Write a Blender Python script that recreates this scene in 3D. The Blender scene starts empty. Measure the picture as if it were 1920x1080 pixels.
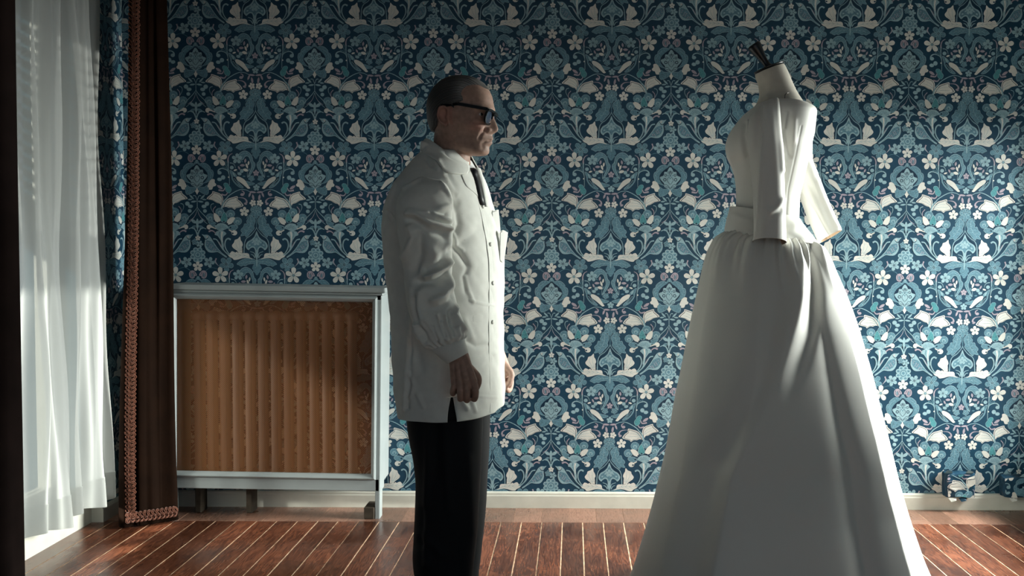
import bpy, bmesh, math, random
import numpy as np
from mathutils import Vector, Matrix
from mathutils.geometry import tessellate_polygon

random.seed(7)
rng = np.random.default_rng(7)
SC = bpy.context.scene
COL = SC.collection
PI = math.pi

# ------------------------------------------------------------------ camera
F = 1867.0
PX, PY = 1075.0, 540.0
CAM = Vector((0.0, -4.477, 1.187))
CAMROT = Matrix.Rotation(math.radians(90 - 2.423), 4, 'X') @ Matrix.Rotation(math.radians(0.26), 4, 'Z')
cam_d = bpy.data.cameras.new('camera')
cam = bpy.data.objects.new('camera', cam_d)
COL.objects.link(cam)
cam.matrix_world = Matrix.Translation(CAM) @ CAMROT
cam_d.sensor_width = 36.0
cam_d.lens = 36.0 * F / 1920.0
cam_d.shift_x = -(PX - 960.0) / 1920.0
cam_d.clip_start = 0.05
SC.camera = cam

# ------------------------------------------------------------------ view, world, lights
SC.view_settings.view_transform = 'Standard'
SC.view_settings.look = 'None'
SC.view_settings.exposure = 0.0
SC.view_settings.gamma = 1.0
SC.view_settings.use_curve_mapping = False

world = bpy.data.worlds.new('world')
SC.world = world
world.use_nodes = True
bg = world.node_tree.nodes['Background']
bg.inputs[0].default_value = (0.62, 0.80, 1.0, 1)
bg.inputs[1].default_value = 0.29


def area(name, loc, aim, sx, sy, power, color, spread=180):
    d = bpy.data.lights.new(name, 'AREA')
    d.shape = 'RECTANGLE'
    d.size, d.size_y = sx, sy
    d.energy = power
    d.color = color
    d.spread = math.radians(spread)
    o = bpy.data.objects.new(name, d)
    COL.objects.link(o)
    o.location = loc
    o.rotation_euler = (Vector(aim) - Vector(loc)).to_track_quat('-Z', 'Z').to_euler()
    return o


# bright sky outside the window of the right wall, above the horizon only
area('sky_daylight', (6.5, -0.7, 3.1), (2.12, -0.45, 1.2), 5.0, 3.2, 5200, (1.0, 0.985, 0.93))
# low sun, hazy, shining through the same window
area('hazy_sun', (6.5, 1.35, 1.9), (0.2, -1.3, 1.0), 2.5, 0.7, 930, (1.0, 0.975, 0.89))
# the sun behind the window on the left
sd = bpy.data.lights.new('sun', 'SUN')
sd.energy = 13.0
sd.angle = math.radians(4.5)
sd.color = (1.0, 0.96, 0.88)
so = bpy.data.objects.new('sun', sd)
COL.objects.link(so)
so.rotation_euler = Vector((1.0, 0.85, -0.48)).to_track_quat('-Z', 'Y').to_euler()


# ------------------------------------------------------------------ helpers
def at(px, py, Y):
    d = CAMROT.to_3x3() @ Vector(((px - PX) / F, -(py - PY) / F, -1.0))
    k = (Y - CAM.y) / d.y
    return CAM + d * k


_RI = np.array(CAMROT.to_3x3().inverted())


def proj(P):
    q = (np.asarray(P) - np.array(CAM)) @ _RI.T
    return PX + F * q[..., 0] / -q[..., 2], PY - F * q[..., 1] / -q[..., 2]


def lin(r, g, b):
    f = lambda c: (c / 255 / 12.92) if c / 255 <= 0.04045 else ((c / 255 + 0.055) / 1.055) ** 2.4
    return (f(r), f(g), f(b))


def mat(name, col, rough=0.6, spec=0.4, metal=0.0, noise=None, bump=None, sheen=0.0, coat=0.0, var=0.0):
    """noise=(scale, amount) varies brightness; bump=(scale, strength, distance); var: random value per object"""
    m = bpy.data.materials.new(name)
    m.use_nodes = True
    nt = m.node_tree
    N, L = nt.nodes, nt.links
    p = N['Principled BSDF']
    p.inputs['Base Color'].default_value = (*col, 1)
    p.inputs['Roughness'].default_value = rough
    p.inputs['Specular IOR Level'].default_value = spec
    p.inputs['Metallic'].default_value = metal
    if sheen:
        p.inputs['Sheen Weight'].default_value = sheen
        p.inputs['Sheen Roughness'].default_value = 0.4
    if coat:
        p.inputs['Coat Weight'].default_value = coat
    tc = N.new('ShaderNodeTexCoord')
    if noise or var:
        hsv = N.new('ShaderNodeHueSaturation')
        hsv.inputs['Color'].default_value = (*col, 1)
        val = None
        if noise:
            n = N.new('ShaderNodeTexNoise')
            n.inputs['Scale'].default_value = noise[0]
            n.inputs['Detail'].default_value = 5
            L.new(tc.outputs['Object'], n.inputs['Vector'])
            mr = N.new('ShaderNodeMapRange')
            mr.inputs[1].default_value = 0.3
            mr.inputs[2].default_value = 0.7
            mr.inputs[3].default_value = 1 - noise[1]
            mr.inputs[4].default_value = 1 + noise[1]
            L.new(n.outputs['Fac'], mr.inputs[0])
            val = mr.outputs[0]
        if var:
            oi = N.new('ShaderNodeObjectInfo')
            mr2 = N.new('ShaderNodeMapRange')
            mr2.inputs[3].default_value = 1 - var
            mr2.inputs[4].default_value = 1 + var
            L.new(oi.outputs['Random'], mr2.inputs[0])
            if val:
                mm = N.new('ShaderNodeMath')
                mm.operation = 'MULTIPLY'
                L.new(val, mm.inputs[0])
                L.new(mr2.outputs[0], mm.inputs[1])
                val = mm.outputs[0]
            else:
                val = mr2.outputs[0]
        L.new(val, hsv.inputs['Value'])
        L.new(hsv.outputs[0], p.inputs['Base Color'])
    if bump:
        n = N.new('ShaderNodeTexNoise')
        n.inputs['Scale'].default_value = bump[0]
        n.inputs['Detail'].default_value = 4
        L.new(tc.outputs['Object'], n.inputs['Vector'])
        b = N.new('ShaderNodeBump')
        b.inputs['Strength'].default_value = bump[1]
        b.inputs['Distance'].default_value = bump[2]
        L.new(n.outputs['Fac'], b.inputs['Height'])
        L.new(b.outputs[0], p.inputs['Normal'])
    return m


def mesh_obj(name, V, Fc, mats, parent=None, smooth=False, mi=None, loc=None):
    me = bpy.data.meshes.new(name)
    me.from_pydata([tuple(map(float, v)) for v in V], [], [tuple(map(int, f)) for f in Fc])
    if not isinstance(mats, (list, tuple)):
        mats = [mats]
    for m in mats:
        me.materials.append(m)
    if mi is not None:
        me.polygons.foreach_set('material_index', np.asarray(mi, np.int32))
    if smooth:
        me.polygons.foreach_set('use_smooth', np.ones(len(me.polygons), bool))
    me.update()
    o = bpy.data.objects.new(name, me)
    COL.objects.link(o)
    if loc is not None:
        o.location = loc
    if parent:
        o.parent = parent
        o.matrix_parent_inverse = Matrix.Translation(-Vector(parent.location)) if parent.location.length else Matrix()
    return o


def bm_obj(name, bm, mats, parent=None, smooth=False):
    me = bpy.data.meshes.new(name)
    bm.to_mesh(me)
    bm.free()
    if not isinstance(mats, (list, tuple)):
        mats = [mats]
    for m in mats:
        me.materials.append(m)
    if smooth:
        me.polygons.foreach_set('use_smooth', np.ones(len(me.polygons), bool))
    o = bpy.data.objects.new(name, me)
    COL.objects.link(o)
    if parent:
        o.parent = parent
    return o


def tag(o, label=None, cat=None, group=None, kind=None):
    if label:
        o['label'] = label
    if cat:
        o['category'] = cat
    if group:
        o['group'] = group
    if kind:
        o['kind'] = kind
    return o


def thing(name, label, cat, group=None):
    """parts are modelled in world space, so the Empty keeps the identity transform until shift() moves it to the base"""
    o = bpy.data.objects.new(name, None)
    COL.objects.link(o)
    o.empty_display_size = 0.1
    return tag(o, label, cat, group)


def rebase(root, base):
    """put the Empty at the thing's base; children stay where they are"""
    root.location = base
    inv = Matrix.Translation(-Vector(base))
    for c in root.children:
        c.matrix_parent_inverse = inv


def add_box(bm, lo, hi, bev=0.0, seg=1):
    r = bmesh.ops.create_cube(bm, size=1.0)
    vs = r['verts']
    lo, hi = Vector(lo), Vector(hi)
    for v in vs:
        v.co = Vector([lo[i] + (v.co[i] + 0.5) * (hi[i] - lo[i]) for i in range(3)])
    if bev > 0:
        es = list({e for v in vs for e in v.link_edges})
        bmesh.ops.bevel(bm, geom=es, offset=bev, segments=seg, affect='EDGES', profile=0.6)


def boxes(name, bs, m, parent=None, bev=0.0, seg=1):
    bm = bmesh.new()
    for lo, hi in bs:
        add_box(bm, lo, hi, bev, seg)
    return bm_obj(name, bm, m, parent)


def herm(x, xs, ys):
    """smooth interpolation through (xs, ys)"""
    xs, ys = np.asarray(xs, float), np.asarray(ys, float)
    o = np.argsort(xs)
    xs, ys = xs[o], ys[o]
    x = np.clip(np.asarray(x, float), xs[0], xs[-1])
    d = np.diff(ys) / np.diff(xs)
    m = np.empty_like(ys)
    m[1:-1] = np.where(d[1:] * d[:-1] > 0, 2 * d[1:] * d[:-1] / (d[1:] + d[:-1] + 1e-12), 0.0)
    m[0], m[-1] = d[0], d[-1]
    i = np.clip(np.searchsorted(xs, x) - 1, 0, len(xs) - 2)
    h = xs[i + 1] - xs[i]
    t = (x - xs[i]) / h
    return ((2 * t**3 - 3 * t**2 + 1) * ys[i] + (t**3 - 2 * t**2 + t) * h * m[i]
            + (-2 * t**3 + 3 * t**2) * ys[i + 1] + (t**3 - t**2) * h * m[i + 1])


def grid_faces(nr, nc, closed=True):
    f = []
    for i in range(nr - 1):
        for j in range(nc if closed else nc - 1):
            k = (j + 1) % nc
            f.append((i * nc + j, i * nc + k, (i + 1) * nc + k, (i + 1) * nc + j))
    return f


def grid_normals(G, closed=True):
    """G (nr, nc, 3) -> unit normals"""
    if closed:
        du = np.roll(G, -1, 1) - np.roll(G, 1, 1)
    else:
        du = np.gradient(G, axis=1)
    dv = np.gradient(G, axis=0)
    n = np.cross(du, dv)
    return n / (np.linalg.norm(n, axis=2, keepdims=True) + 1e-12)


def seg_dist(x, y, pts):
    d = np.full(np.shape(x), 1e9)
    for (x0, y0), (x1, y1) in zip(pts[:-1], pts[1:]):
        vx, vy = x1 - x0, y1 - y0
        t = np.clip(((x - x0) * vx + (y - y0) * vy) / (vx * vx + vy * vy + 1e-9), 0, 1)
        d = np.minimum(d, np.hypot(x - x0 - t * vx, y - y0 - t * vy))
    return d


def folds(x, y, L):
    h = np.zeros(np.shape(x))
    for pts, amp, w in L:
        h += amp * np.exp(-(seg_dist(x, y, pts) / w) ** 2)
    return h


def vnoise(P, scale, seed=0):
    """cheap smooth noise from sums of sines"""
    r = np.random.default_rng(seed)
    h = np.zeros(P.shape[:-1])
    for k in range(9):
        d = r.normal(size=3)
        d /= np.linalg.norm(d)
        h += np.sin(P @ d * scale * r.uniform(0.6, 1.7) + r.uniform(0, 6.28))
    return h / 9 * 1.6


def tube(pts, rad, n=10, cap=True, flat=None):
    """closed tube along points; rad scalar or list; returns V, F"""
    pts = np.asarray(pts, float)
    m = len(pts)
    rad = np.broadcast_to(np.asarray(rad, float), (m,))
    T = np.gradient(pts, axis=0)
    T /= np.linalg.norm(T, axis=1, keepdims=True) + 1e-12
    ref = np.array([0, 1.0, 0]) if abs(T[0] @ np.array([0, 1.0, 0])) < 0.9 else np.array([1.0, 0, 0])
    V = []
    a = np.linspace(0, 2 * PI, n, endpoint=False)
    for i in range(m):
        u = ref - T[i] * (ref @ T[i])
        u /= np.linalg.norm(u) + 1e-12
        w = np.cross(T[i], u)
        ref = u
        V.append(pts[i] + rad[i] * (np.cos(a)[:, None] * u + np.sin(a)[:, None] * w))
    V = np.concatenate(V)
    Fc = grid_faces(m, n)
    Fc = [tuple(f) for f in Fc]
    if cap:
        Fc.append(tuple(range(n))[::-1])
        Fc.append(tuple(range((m - 1) * n, m * n)))
    return V, Fc


class MB:
    """collects pieces for ONE mesh"""
    def __init__(s):
        s.V, s.F, s.M = [], [], []

    def add(s, V, Fc, mi=0):
        o = len(s.V)
        s.V += [tuple(v) for v in V]
        s.F += [tuple(i + o for i in f) for f in Fc]
        s.M += [mi] * len(Fc)

    def build(s, name, mats, parent=None, smooth=True):
        return mesh_obj(name, s.V, s.F, mats, parent, smooth, s.M)


def catmull(P, n=4, closed=False):
    P = np.asarray(P, float)
    if closed:
        Q = np.concatenate([P[-1:], P, P[:2]])
    else:
        Q = np.concatenate([2 * P[:1] - P[1:2], P, 2 * P[-1:] - P[-2:-1]])
    out = []
    for i in range(1, len(Q) - 2):
        for t in np.linspace(0, 1, n, endpoint=False):
            a, b, c, d = Q[i - 1], Q[i], Q[i + 1], Q[i + 2]
            out.append(0.5 * (2 * b + (c - a) * t + (2 * a - 5 * b + 4 * c - d) * t * t + (3 * b - a - 3 * c + d) * t**3))
    if not closed:
        out.append(Q[-2])
    return np.array(out)


# ------------------------------------------------------------------ the room
CEIL = 2.75
XL, XR, YB = -2.065, 2.12, -6.4
M_PLASTER = mat('teal_plaster', (0.02, 0.07, 0.10), 0.8, 0.2)
M_WHITE = mat('white_gloss_paint', lin(206, 204, 192), 0.35, 0.45, noise=(14, 0.06))
M_CEIL = mat('ceiling_paint', (0.35, 0.36, 0.36), 0.9, 0.1)
M_DARKWOOD = mat('dark_window_wood', (0.012, 0.016, 0.022), 0.35, 0.5, noise=(30, 0.3))

WL = boxes('wall_back', [((XL - 0.25, 0.0, -0.1), (XR + 0.25, 0.2, CEIL))], M_PLASTER)
tag(WL, kind='structure')
# left wall: opening of the window on the left
W1 = (-1.55, -0.33, 0.13, 2.35)          # y0, y1, z0, z1
WLEFT = boxes('wall_left', [((XL - 0.22, YB, -0.1), (XL, W1[0], CEIL)), ((XL - 0.22, W1[1], -0.1), (XL, 0.0, CEIL)),
                            ((XL - 0.22, W1[0], -0.1), (XL, W1[1], W1[2])), ((XL - 0.22, W1[0], W1[3]), (XL, W1[1], CEIL))], M_PLASTER)
tag(WLEFT, kind='structure')
W2 = (-1.30, -0.03, 0.35, 1.75)
WRIGHT = boxes('wall_right', [((XR, YB, -0.1), (XR + 0.12, W2[0], CEIL)), ((XR, W2[1], -0.1), (XR + 0.12, 0.0, CEIL)),
                              ((XR, W2[0], -0.1), (XR + 0.12, W2[1], W2[2])), ((XR, W2[0], W2[3]), (XR + 0.12, W2[1], CEIL))], M_PLASTER)
tag(WRIGHT, kind='structure')
tag(boxes('ceiling', [((XL - 0.25, YB, CEIL), (XR + 0.25, 0.2, CEIL + 0.1))], M_CEIL), kind='structure')

M_GLASS = bpy.data.materials.new('window_glass')
M_GLASS.use_nodes = True
nt = M_GLASS.node_tree
nt.nodes.remove(nt.nodes['Principled BSDF'])
tb = nt.nodes.new('ShaderNodeBsdfTransparent')
tb.inputs[0].default_value = (0.93, 0.96, 0.96, 1)
gb = nt.nodes.new('ShaderNodeBsdfGlossy')
gb.inputs['Roughness'].default_value = 0.02
mx = nt.nodes.new('ShaderNodeMixShader')
mx.inputs[0].default_value = 0.06
nt.links.new(tb.outputs[0], mx.inputs[1])
nt.links.new(gb.outputs[0], mx.inputs[2])
nt.links.new(mx.outputs[0], nt.nodes['Material Output'].inputs[0])


def window(name, x, dirx, y0, y1, z0, z1, m, rails):
    fr = 0.045
    bs = [((x - 0.03, y0, z0), (x + 0.03, y0 + fr, z1)), ((x - 0.03, y1 - fr, z0), (x + 0.03, y1, z1)),
          ((x - 0.03, y0, z0), (x + 0.03, y1, z0 + fr)), ((x - 0.03, y0, z1 - fr), (x + 0.03, y1, z1))]
    o = boxes(name, bs, m, bev=0.004)
    tag(o, kind='structure')
    if rails > 1:
        ym = (y0 + y1) / 2
        boxes('glazing_bar', [((x - 0.025, ym - 0.02, z0 + fr), (x + 0.025, ym + 0.02, z1 - fr))], m, o, 0.004)
        sp = ((y0 + fr, ym - 0.02), (ym + 0.02, y1 - fr))
    else:
        sp = ((y0 + fr, y1 - fr),)
    for a, b in sp:
        boxes('pane', [((x - 0.003, a, z0 + fr), (x + 0.003, b, z1 - fr))], M_GLASS, o)
    return o


window('window_1', XL - 0.13, 1, W1[0], W1[1], W1[2], W1[3], M_WHITE, 2)
window('window_2', XR + 0.07, -1, W2[0], W2[1], W2[2], W2[3], M_WHITE, 1)

# roller shutter outside the left window: slats with slots, lowered to about a metre above the floor
SH = thing('roller_shutter', 'grey slatted roller shutter half lowered outside the window behind the sheer curtain', 'shutter')
M_SHUT = mat('shutter_paint', (0.25, 0.25, 0.24), 0.6, 0.3)
xs = XL - 0.29
ys0, ys1 = W1[0] - 0.1, W1[1] + 0.1
pitch = 0.05
first = None
z = 1.20
k = 0
while z < 2.45:
    slot = 1.38 < z < 2.15
    if first is None or not slot:
        pass
    bm = bmesh.new()
    if slot:
        # solid band below, row of slots above
        add_box(bm, (xs, ys0, z), (xs + 0.012, ys1, z + 0.029))
        y = ys0
        while y < ys1:
            add_box(bm, (xs, y, z + 0.029), (xs + 0.012, min(y + 0.035, ys1), z + pitch))
            y += 0.085
    else:
        add_box(bm, (xs, ys0, z), (xs + 0.012, ys1, z + pitch))
    bm_obj('slat', bm, M_SHUT, SH)
    z += pitch
    k += 1
rebase(SH, (xs, (ys0 + ys1) / 2, 1.02))

# ------------------------------------------------------------------ wallpaper: flat print, drawn as thin layers of polygons
U = 0.53 / 1980.0
TH = 1945.0
HW = 990.0
CBG, CCREAM, CMID, CLIGHT, CPINK, CDARK, CGREEN = range(7)


def paper(name, c, stip=0.0, rough=0.42):
    m = mat(name, c, rough, 0.35, noise=(9, 0.10))
    if stip:
        nt = m.node_tree
        hsv = [n for n in nt.nodes if n.type == 'HUE_SAT'][0]
        tc = [n for n in nt.nodes if n.type == 'TEX_COORD'][0]
        no = nt.nodes.new('ShaderNodeTexNoise')
        no.inputs['Scale'].default_value = 420
        no.inputs['Detail'].default_value = 1
        nt.links.new(tc.outputs['Object'], no.inputs['Vector'])
        mr = nt.nodes.new('ShaderNodeMapRange')
        mr.inputs[1].default_value = 0.35
        mr.inputs[2].default_value = 0.65
        mr.inputs[3].default_value = 1 - stip
        mr.inputs[4].default_value = 1 + stip
        nt.links.new(no.outputs['Fac'], mr.inputs[0])
        old = hsv.inputs['Value'].links[0].from_socket
        mm = nt.nodes.new('ShaderNodeMath')
        mm.operation = 'MULTIPLY'
        nt.links.new(old, mm.inputs[0])
        nt.links.new(mr.outputs[0], mm.inputs[1])
        nt.links.new(mm.outputs[0], hsv.inputs['Value'])
    return m


M_PAPER = [paper('paper_petrol_blue', (0.0100, 0.046, 0.084)), paper('paper_cream', (0.63, 0.62, 0.575), 0.05),
           paper('paper_mid_blue', (0.100, 0.205, 0.262), 0.35), paper('paper_pale_blue', (0.255, 0.385, 0.43), 0.15),
           paper('paper_dusty_pink', (0.36, 0.31, 0.36), 0.1), paper('paper_navy', (0.003, 0.020, 0.045)),
           paper('paper_sea_green', (0.07, 0.24, 0.27), 0.25)]

SHAPES = []      # (verts2d, tris, colour)


def _push(P, tris, c, mirror=True):
    P = np.asarray(P, float)
    SHAPES.append((P, tris, c))
    if mirror:
        Q = P.copy()
        Q[:, 0] *= -1
        SHAPES.append((Q, [t[::-1] for t in tris], c))


def skew(pts, off=0):
    """traced coordinates -> (u, v): axis of symmetry at u = 0"""
    P = np.asarray(pts, float).copy()
    P[:, 1] += off
    P[:, 0] -= 40 - 0.0095 * P[:, 1]
    return P


def blob(pts, c, off=0, out=None, ow=6, raw=False, n=3, mirror=True, inset=None):
    P = np.asarray(pts, float) if raw else skew(pts, off)
    S = catmull(P, n, True)
    tri = tessellate_polygon([[Vector((x, y, 0)) for x, y in S]])
    _push(S, [tuple(t) for t in tri], c, mirror)
    if inset:
        cen = S.mean(0)
        for k, ci in inset:
            Q = cen + (S - cen) * k
            _push(Q, [tuple(t) for t in tri], ci, mirror)
    if out is not None:
        stroke(np.concatenate([S, S[:1]]), out, ow, ow, raw=True, n=1, mirror=mirror)


def stroke(pts, c, w0, w1=None, off=0, raw=False, n=4, mirror=True, tip=False):
    P = np.asarray(pts, float) if raw else skew(pts, off)
    S = catmull(P, n) if n > 1 else P
    m = len(S)
    w = np.linspace(w0, w0 if w1 is None else w1, m) / 2
    T = np.gradient(S, axis=0)
    T /= np.linalg.norm(T, axis=1, keepdims=True) + 1e-9
    Nn = np.stack([-T[:, 1], T[:, 0]], 1)
    V = np.concatenate([S + Nn * w[:, None], S - Nn * w[:, None]])
    tri = []
    for i in range(m - 1):
        tri += [(i, i + 1, m + i), (i + 1, m + i + 1, m + i)]
    _push(V, tri, c, mirror)


def ell(cx, cy, rx, ry, rot, c, off=0, raw=False, n=10, mirror=True, leaf=False, out=None):
    P = np.array([[cx, cy]], float) if raw else skew([(cx, cy)], off)
    a = np.linspace(0, 2 * PI, n, endpoint=False)
    x, y = np.cos(a) * rx, np.sin(a) * ry
    if leaf:
        y = y * (1 - 0.45 * np.abs(np.cos(a)) ** 2)
    r = math.radians(rot)
    S = np.stack([P[0, 0] + x * math.cos(r) - y * math.sin(r), P[0, 1] + x * math.sin(r) + y * math.cos(r)], 1)
    _push(S, [(0, i, i + 1) for i in range(1, n - 1)], c, mirror)
    if out is not None:
        stroke(np.concatenate([S, S[:1]]), out, 5, 5, raw=True, n=1, mirror=mirror)


def flower(cx, cy, r, n, rot, c, off=0, cc=CDARK, fat=0.47, mirror=True, vein=None, out=None):
    P = skew([(cx, cy)], off)[0]
    for k in range(n):
        a = math.radians(rot + k * 360 / n)
        d = np.array([math.cos(a), math.sin(a)])
        e = np.array([-d[1], d[0]])
        w = r * fat
        pts = [P + d * r * 0.08, P + d * r * 0.45 + e * w * 0.62, P + d * r * 0.82 + e * w * 0.66, P + d * r * 1.0 + e * w * 0.2,
               P + d * r * 0.98 - e * w * 0.22, P + d * r * 0.80 - e * w * 0.66, P + d * r * 0.45 - e * w * 0.60]
        blob(pts, c, raw=True, n=2, mirror=mirror, out=out, ow=4)
        if vein is not None:
            stroke([P + d * r * 0.15, P + d * r * 0.55], vein, 7, 2, raw=True, n=1, mirror=mirror)
    if cc is not None:
        ell(P[0], P[1], r * 0.16, r * 0.16, 0, cc, raw=True, n=7, mirror=mirror)
        ell(P[0], P[1], r * 0.08, r * 0.08, 0, CLIGHT, raw=True, n=6, mirror=mirror)


def draw_tile():
    b = 990
    # big leaf pair at the base, and the leaf and oak leaf under it
    blob([(45, 150), (120, 112), (200, 108), (270, 128), (330, 163), (374, 208), (340, 224), (300, 246), (270, 230), (230, 238), (190, 214), (140, 206), (90, 200), (45, 190)], CMID, out=CLIGHT, ow=5)
    stroke([(60, 165), (200, 170), (350, 207)], CLIGHT, 5, 2)
    for x in (130, 190, 250):
        stroke([(x, 170), (x + 50, 140)], CLIGHT, 3, 2)
        stroke([(x, 172), (x + 50, 205)], CLIGHT, 3, 2)
    blob([(30, 185), (75, 195), (112, 250), (118, 290), (95, 302), (106, 335), (80, 347), (55, 387), (30, 375)], CMID)
    stroke([(42, 130), (44, 250)], CLIGHT, 16, 6)
    # heart scroll
    blob([(175, 705), (105, 620), (55, 520), (56, 465), (85, 430), (105, 350), (150, 290), (215, 262), (275, 278), (322, 322), (322, 372), (285, 414), (250, 402), (222, 360), (185, 345), (150, 370), (128, 430), (108, 500), (120, 570), (150, 640)], CMID, out=CLIGHT, ow=8)
    stroke([(160, 660), (100, 560), (82, 480), (110, 410), (150, 330), (220, 300), (290, 330)], CLIGHT, 4, 3)
    flower(352, 392, 88, 5, -92, CLIGHT, vein=CMID)
    # spray of little leaves inside the heart
    stroke([(180, 690), (178, 600), (170, 560), (190, 500)], CLIGHT, 6, 5)
    stroke([(178, 600), (240, 580), (320, 560)], CLIGHT, 4, 4)
    stroke([(310, 640), (350, 610), (352, 590)], CLIGHT, 4, 3)
    ell(160, 464, 38, 16, 80, CCREAM, leaf=True)
    ell(188, 512, 46, 18, 110, CCREAM, leaf=True)
    ell(208, 580, 46, 26, -15, CCREAM, leaf=True)
    ell(214, 425, 36, 18, 80, CPINK, leaf=True)
    ell(262, 502, 44, 22, 2, CPINK, leaf=True)
    ell(318, 545, 34, 15, 115, CPINK, leaf=True)
    ell(380, 582, 32, 15, 18, CCREAM, leaf=True)
    ell(272, 597, 32, 32, 0, CLIGHT)
    ell(312, 642, 36, 26, -10, CLIGHT)
    ell(440, 540, 33, 31, 0, CLIGHT)
    ell(236, 685, 26, 13, -5, CMID, leaf=True)
    ell(268, 438, 20, 9, -40, CMID, leaf=True)
    ell(150, 580, 36, 13, 60, CMID, leaf=True)
    flower(34, 630, 52, 5, -90, CPINK, mirror=False, fat=0.5)
    flower(110, 718, 52, 5, -60, CMID, out=CLIGHT, fat=0.5)
    flower(36, 872, 56, 5, -90, CLIGHT, mirror=False, fat=0.5)
    # stems beside the heart
    stroke([(378, 548), (392, 500), (425, 470), (472, 462)], CLIGHT, 6, 14)
    stroke([(430, 305), (478, 335), (502, 395), (500, 460)], CPINK, 8, 24)
    stroke([(500, 440), (498, 560), (482, 680), (478, 835)], CLIGHT, 16, 7)
    stroke([(488, 650), (505, 600), (555, 566), (615, 556), (658, 580), (670, 615)], CLIGHT, 8, 24)
    ell(645, 628, 36, 30, 0, CLIGHT)
    stroke([(500, 600), (525, 530), (570, 450)], CMID, 8, 16)
    stroke([(505, 590), (550, 540), (600, 530)], CMID, 6, 14)
    stroke([(497, 560), (520, 480), (545, 430)], CMID, 6, 10)
    ell(492, 700, 13, 13, 0, CCREAM, n=6)
    # humming bird
    blob([(472, 583), (445, 680), (432, 740), (382, 810), (320, 862), (262, 877), (250, 862), (330, 780), (355, 700), (375, 650)], CMID, out=CLIGHT, ow=6)
    blob([(420, 690), (405, 745), (365, 795), (300, 845), (340, 780), (375, 710)], CDARK)
    for t in range(6):
        ell(395 - t * 17, 728 + t * 22, 12, 7, 120, CLIGHT, n=6)
    blob([(55, 803), (120, 785), (205, 765), (190, 830), (135, 836), (85, 827)], CMID, out=CLIGHT, ow=4)
    blob([(130, 882), (165, 892), (200, 865), (262, 812), (342, 752), (364, 706), (340, 688), (290, 702), (225, 743), (185, 800), (150, 855)], CCREAM)
    ell(402, 655, 42, 16, -60, CLIGHT, leaf=True)
    # arc with hanging leaves
    stroke([(138, 942), (200, 912), (280, 904), (360, 930), (440, 975), (500, 1020), (548, 1085)], CLIGHT, 8, 16)
    ell(90, 948, 58, 17, -6, CPINK, leaf=True)
    ell(140, 990, 46, 17, 68, CPINK, leaf=True)
    ell(82, 1036, 54, 20, 100, CPINK, leaf=True)
    stroke([(275, 925), (238, 948), (236, 985)], CPINK, 10, 22)
    ell(266, 990, 32, 24, 0, CPINK)
    # flowers at the top right
    flower(550, 212, 122, 5, -52, CMID, out=CLIGHT, vein=CLIGHT)
    stroke([(720, 112), (732, 170), (680, 245)], CPINK, 24, 6)
    stroke([(752, 150), (735, 190), (700, 225)], CLIGHT, 12, 4)
    flower(840, 180, 92, 5, -115, CLIGHT, vein=CDARK)
    stroke([(700, 292), (790, 270), (870, 300), (908, 338)], CMID, 6, 8)
    flower(650, 395, 136, 5, -88, CCREAM, cc=CMID, vein=CLIGHT, fat=0.42)
    flower(1025, 250, 86, 5, -90, CCREAM, cc=CDARK, mirror=False)
    # ring of petals on the other axis
    P = skew([(1020, 55)])[0]
    P[0] = HW
    for k in range(8):
        a = k * PI / 4 + PI / 8
        ell(P[0] + 92 * math.cos(a), P[1] + 92 * math.sin(a), 44, 40, 0, CLIGHT, raw=True, mirror=False)
        ell(P[0] + 92 * math.cos(a), P[1] + 92 * math.sin(a), 24, 20, 0, CMID, raw=True, mirror=False, n=8)
    ell(P[0], P[1], 62, 62, 0, CMID, raw=True, mirror=False)
    ell(P[0], P[1], 44, 44, 0, CLIGHT, raw=True, mirror=False)
    ell(P[0], P[1], 26, 26, 0, CMID, raw=True, mirror=False)
    # bud
    blob([(875, 392), (885, 345), (920, 320), (960, 325), (1000, 370), (1006, 405), (970, 415), (965, 440), (930, 456), (890, 435)], CPINK)
    for q in ([(905, 345), (900, 400), (925, 440)], [(935, 355), (950, 395), (940, 440)], [(960, 345), (985, 400)]):
        stroke(q, CDARK, 8, 6)
    ell(928, 395, 14, 34, -10, CMID, n=8)
    # big rose on the other axis
    blob([(1030, 425), (980, 480), (940, 468), (870, 475), (805, 530), (795, 572), (760, 592), (746, 650), (765, 720), (805, 760), (900, 800), (1030, 800)], CMID, out=CLIGHT, ow=6)
    stroke([(770, 660), (800, 600), (830, 560), (900, 510)], CLIGHT, 4, 3)
    stroke([(790, 720), (800, 650)], CLIGHT, 4, 3)
    blob([(1030, 495), (985, 508), (930, 545), (880, 590), (845, 650), (850, 720), (920, 800), (1030, 830)], CDARK)
    blob([(1030, 520), (988, 540), (970, 578), (925, 580), (912, 640), (850, 668), (872, 720), (920, 775), (925, 830), (985, 862), (1030, 868)], CLIGHT)
    for q in (((933, 710), 28), ((945, 636), 22), ((1000, 590), 18)):
        ell(q[0][0], q[0][1], q[1], q[1], 0, CDARK, n=9)
        ell(q[0][0], q[0][1], q[1] * 0.6, q[1] * 0.6, 0, CLIGHT, n=8)
    for q in ([(1024, 560), (1010, 620), (1024, 660)], [(985, 680), (975, 730), (1020, 790)], [(925, 800), (960, 790), (1020, 850)], [(940, 830), (990, 835), (1020, 868)]):
        stroke(q, CDARK, 8, 6)
    for q in ((1024, 640), (1000, 670), (1024, 690), (985, 640)):
        ell(q[0], q[1], 12, 12, 0, CMID, n=6)
    blob([(850, 835), (900, 868), (990, 870), (1012, 900), (965, 950), (900, 985), (850, 992), (826, 940)], CMID, out=CLIGHT, ow=5)
    blob([(1028, 885), (990, 928), (1003, 962), (1028, 990)], CCREAM)
    stroke([(1010, 900), (990, 928)], CDARK, 6, 5)
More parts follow.
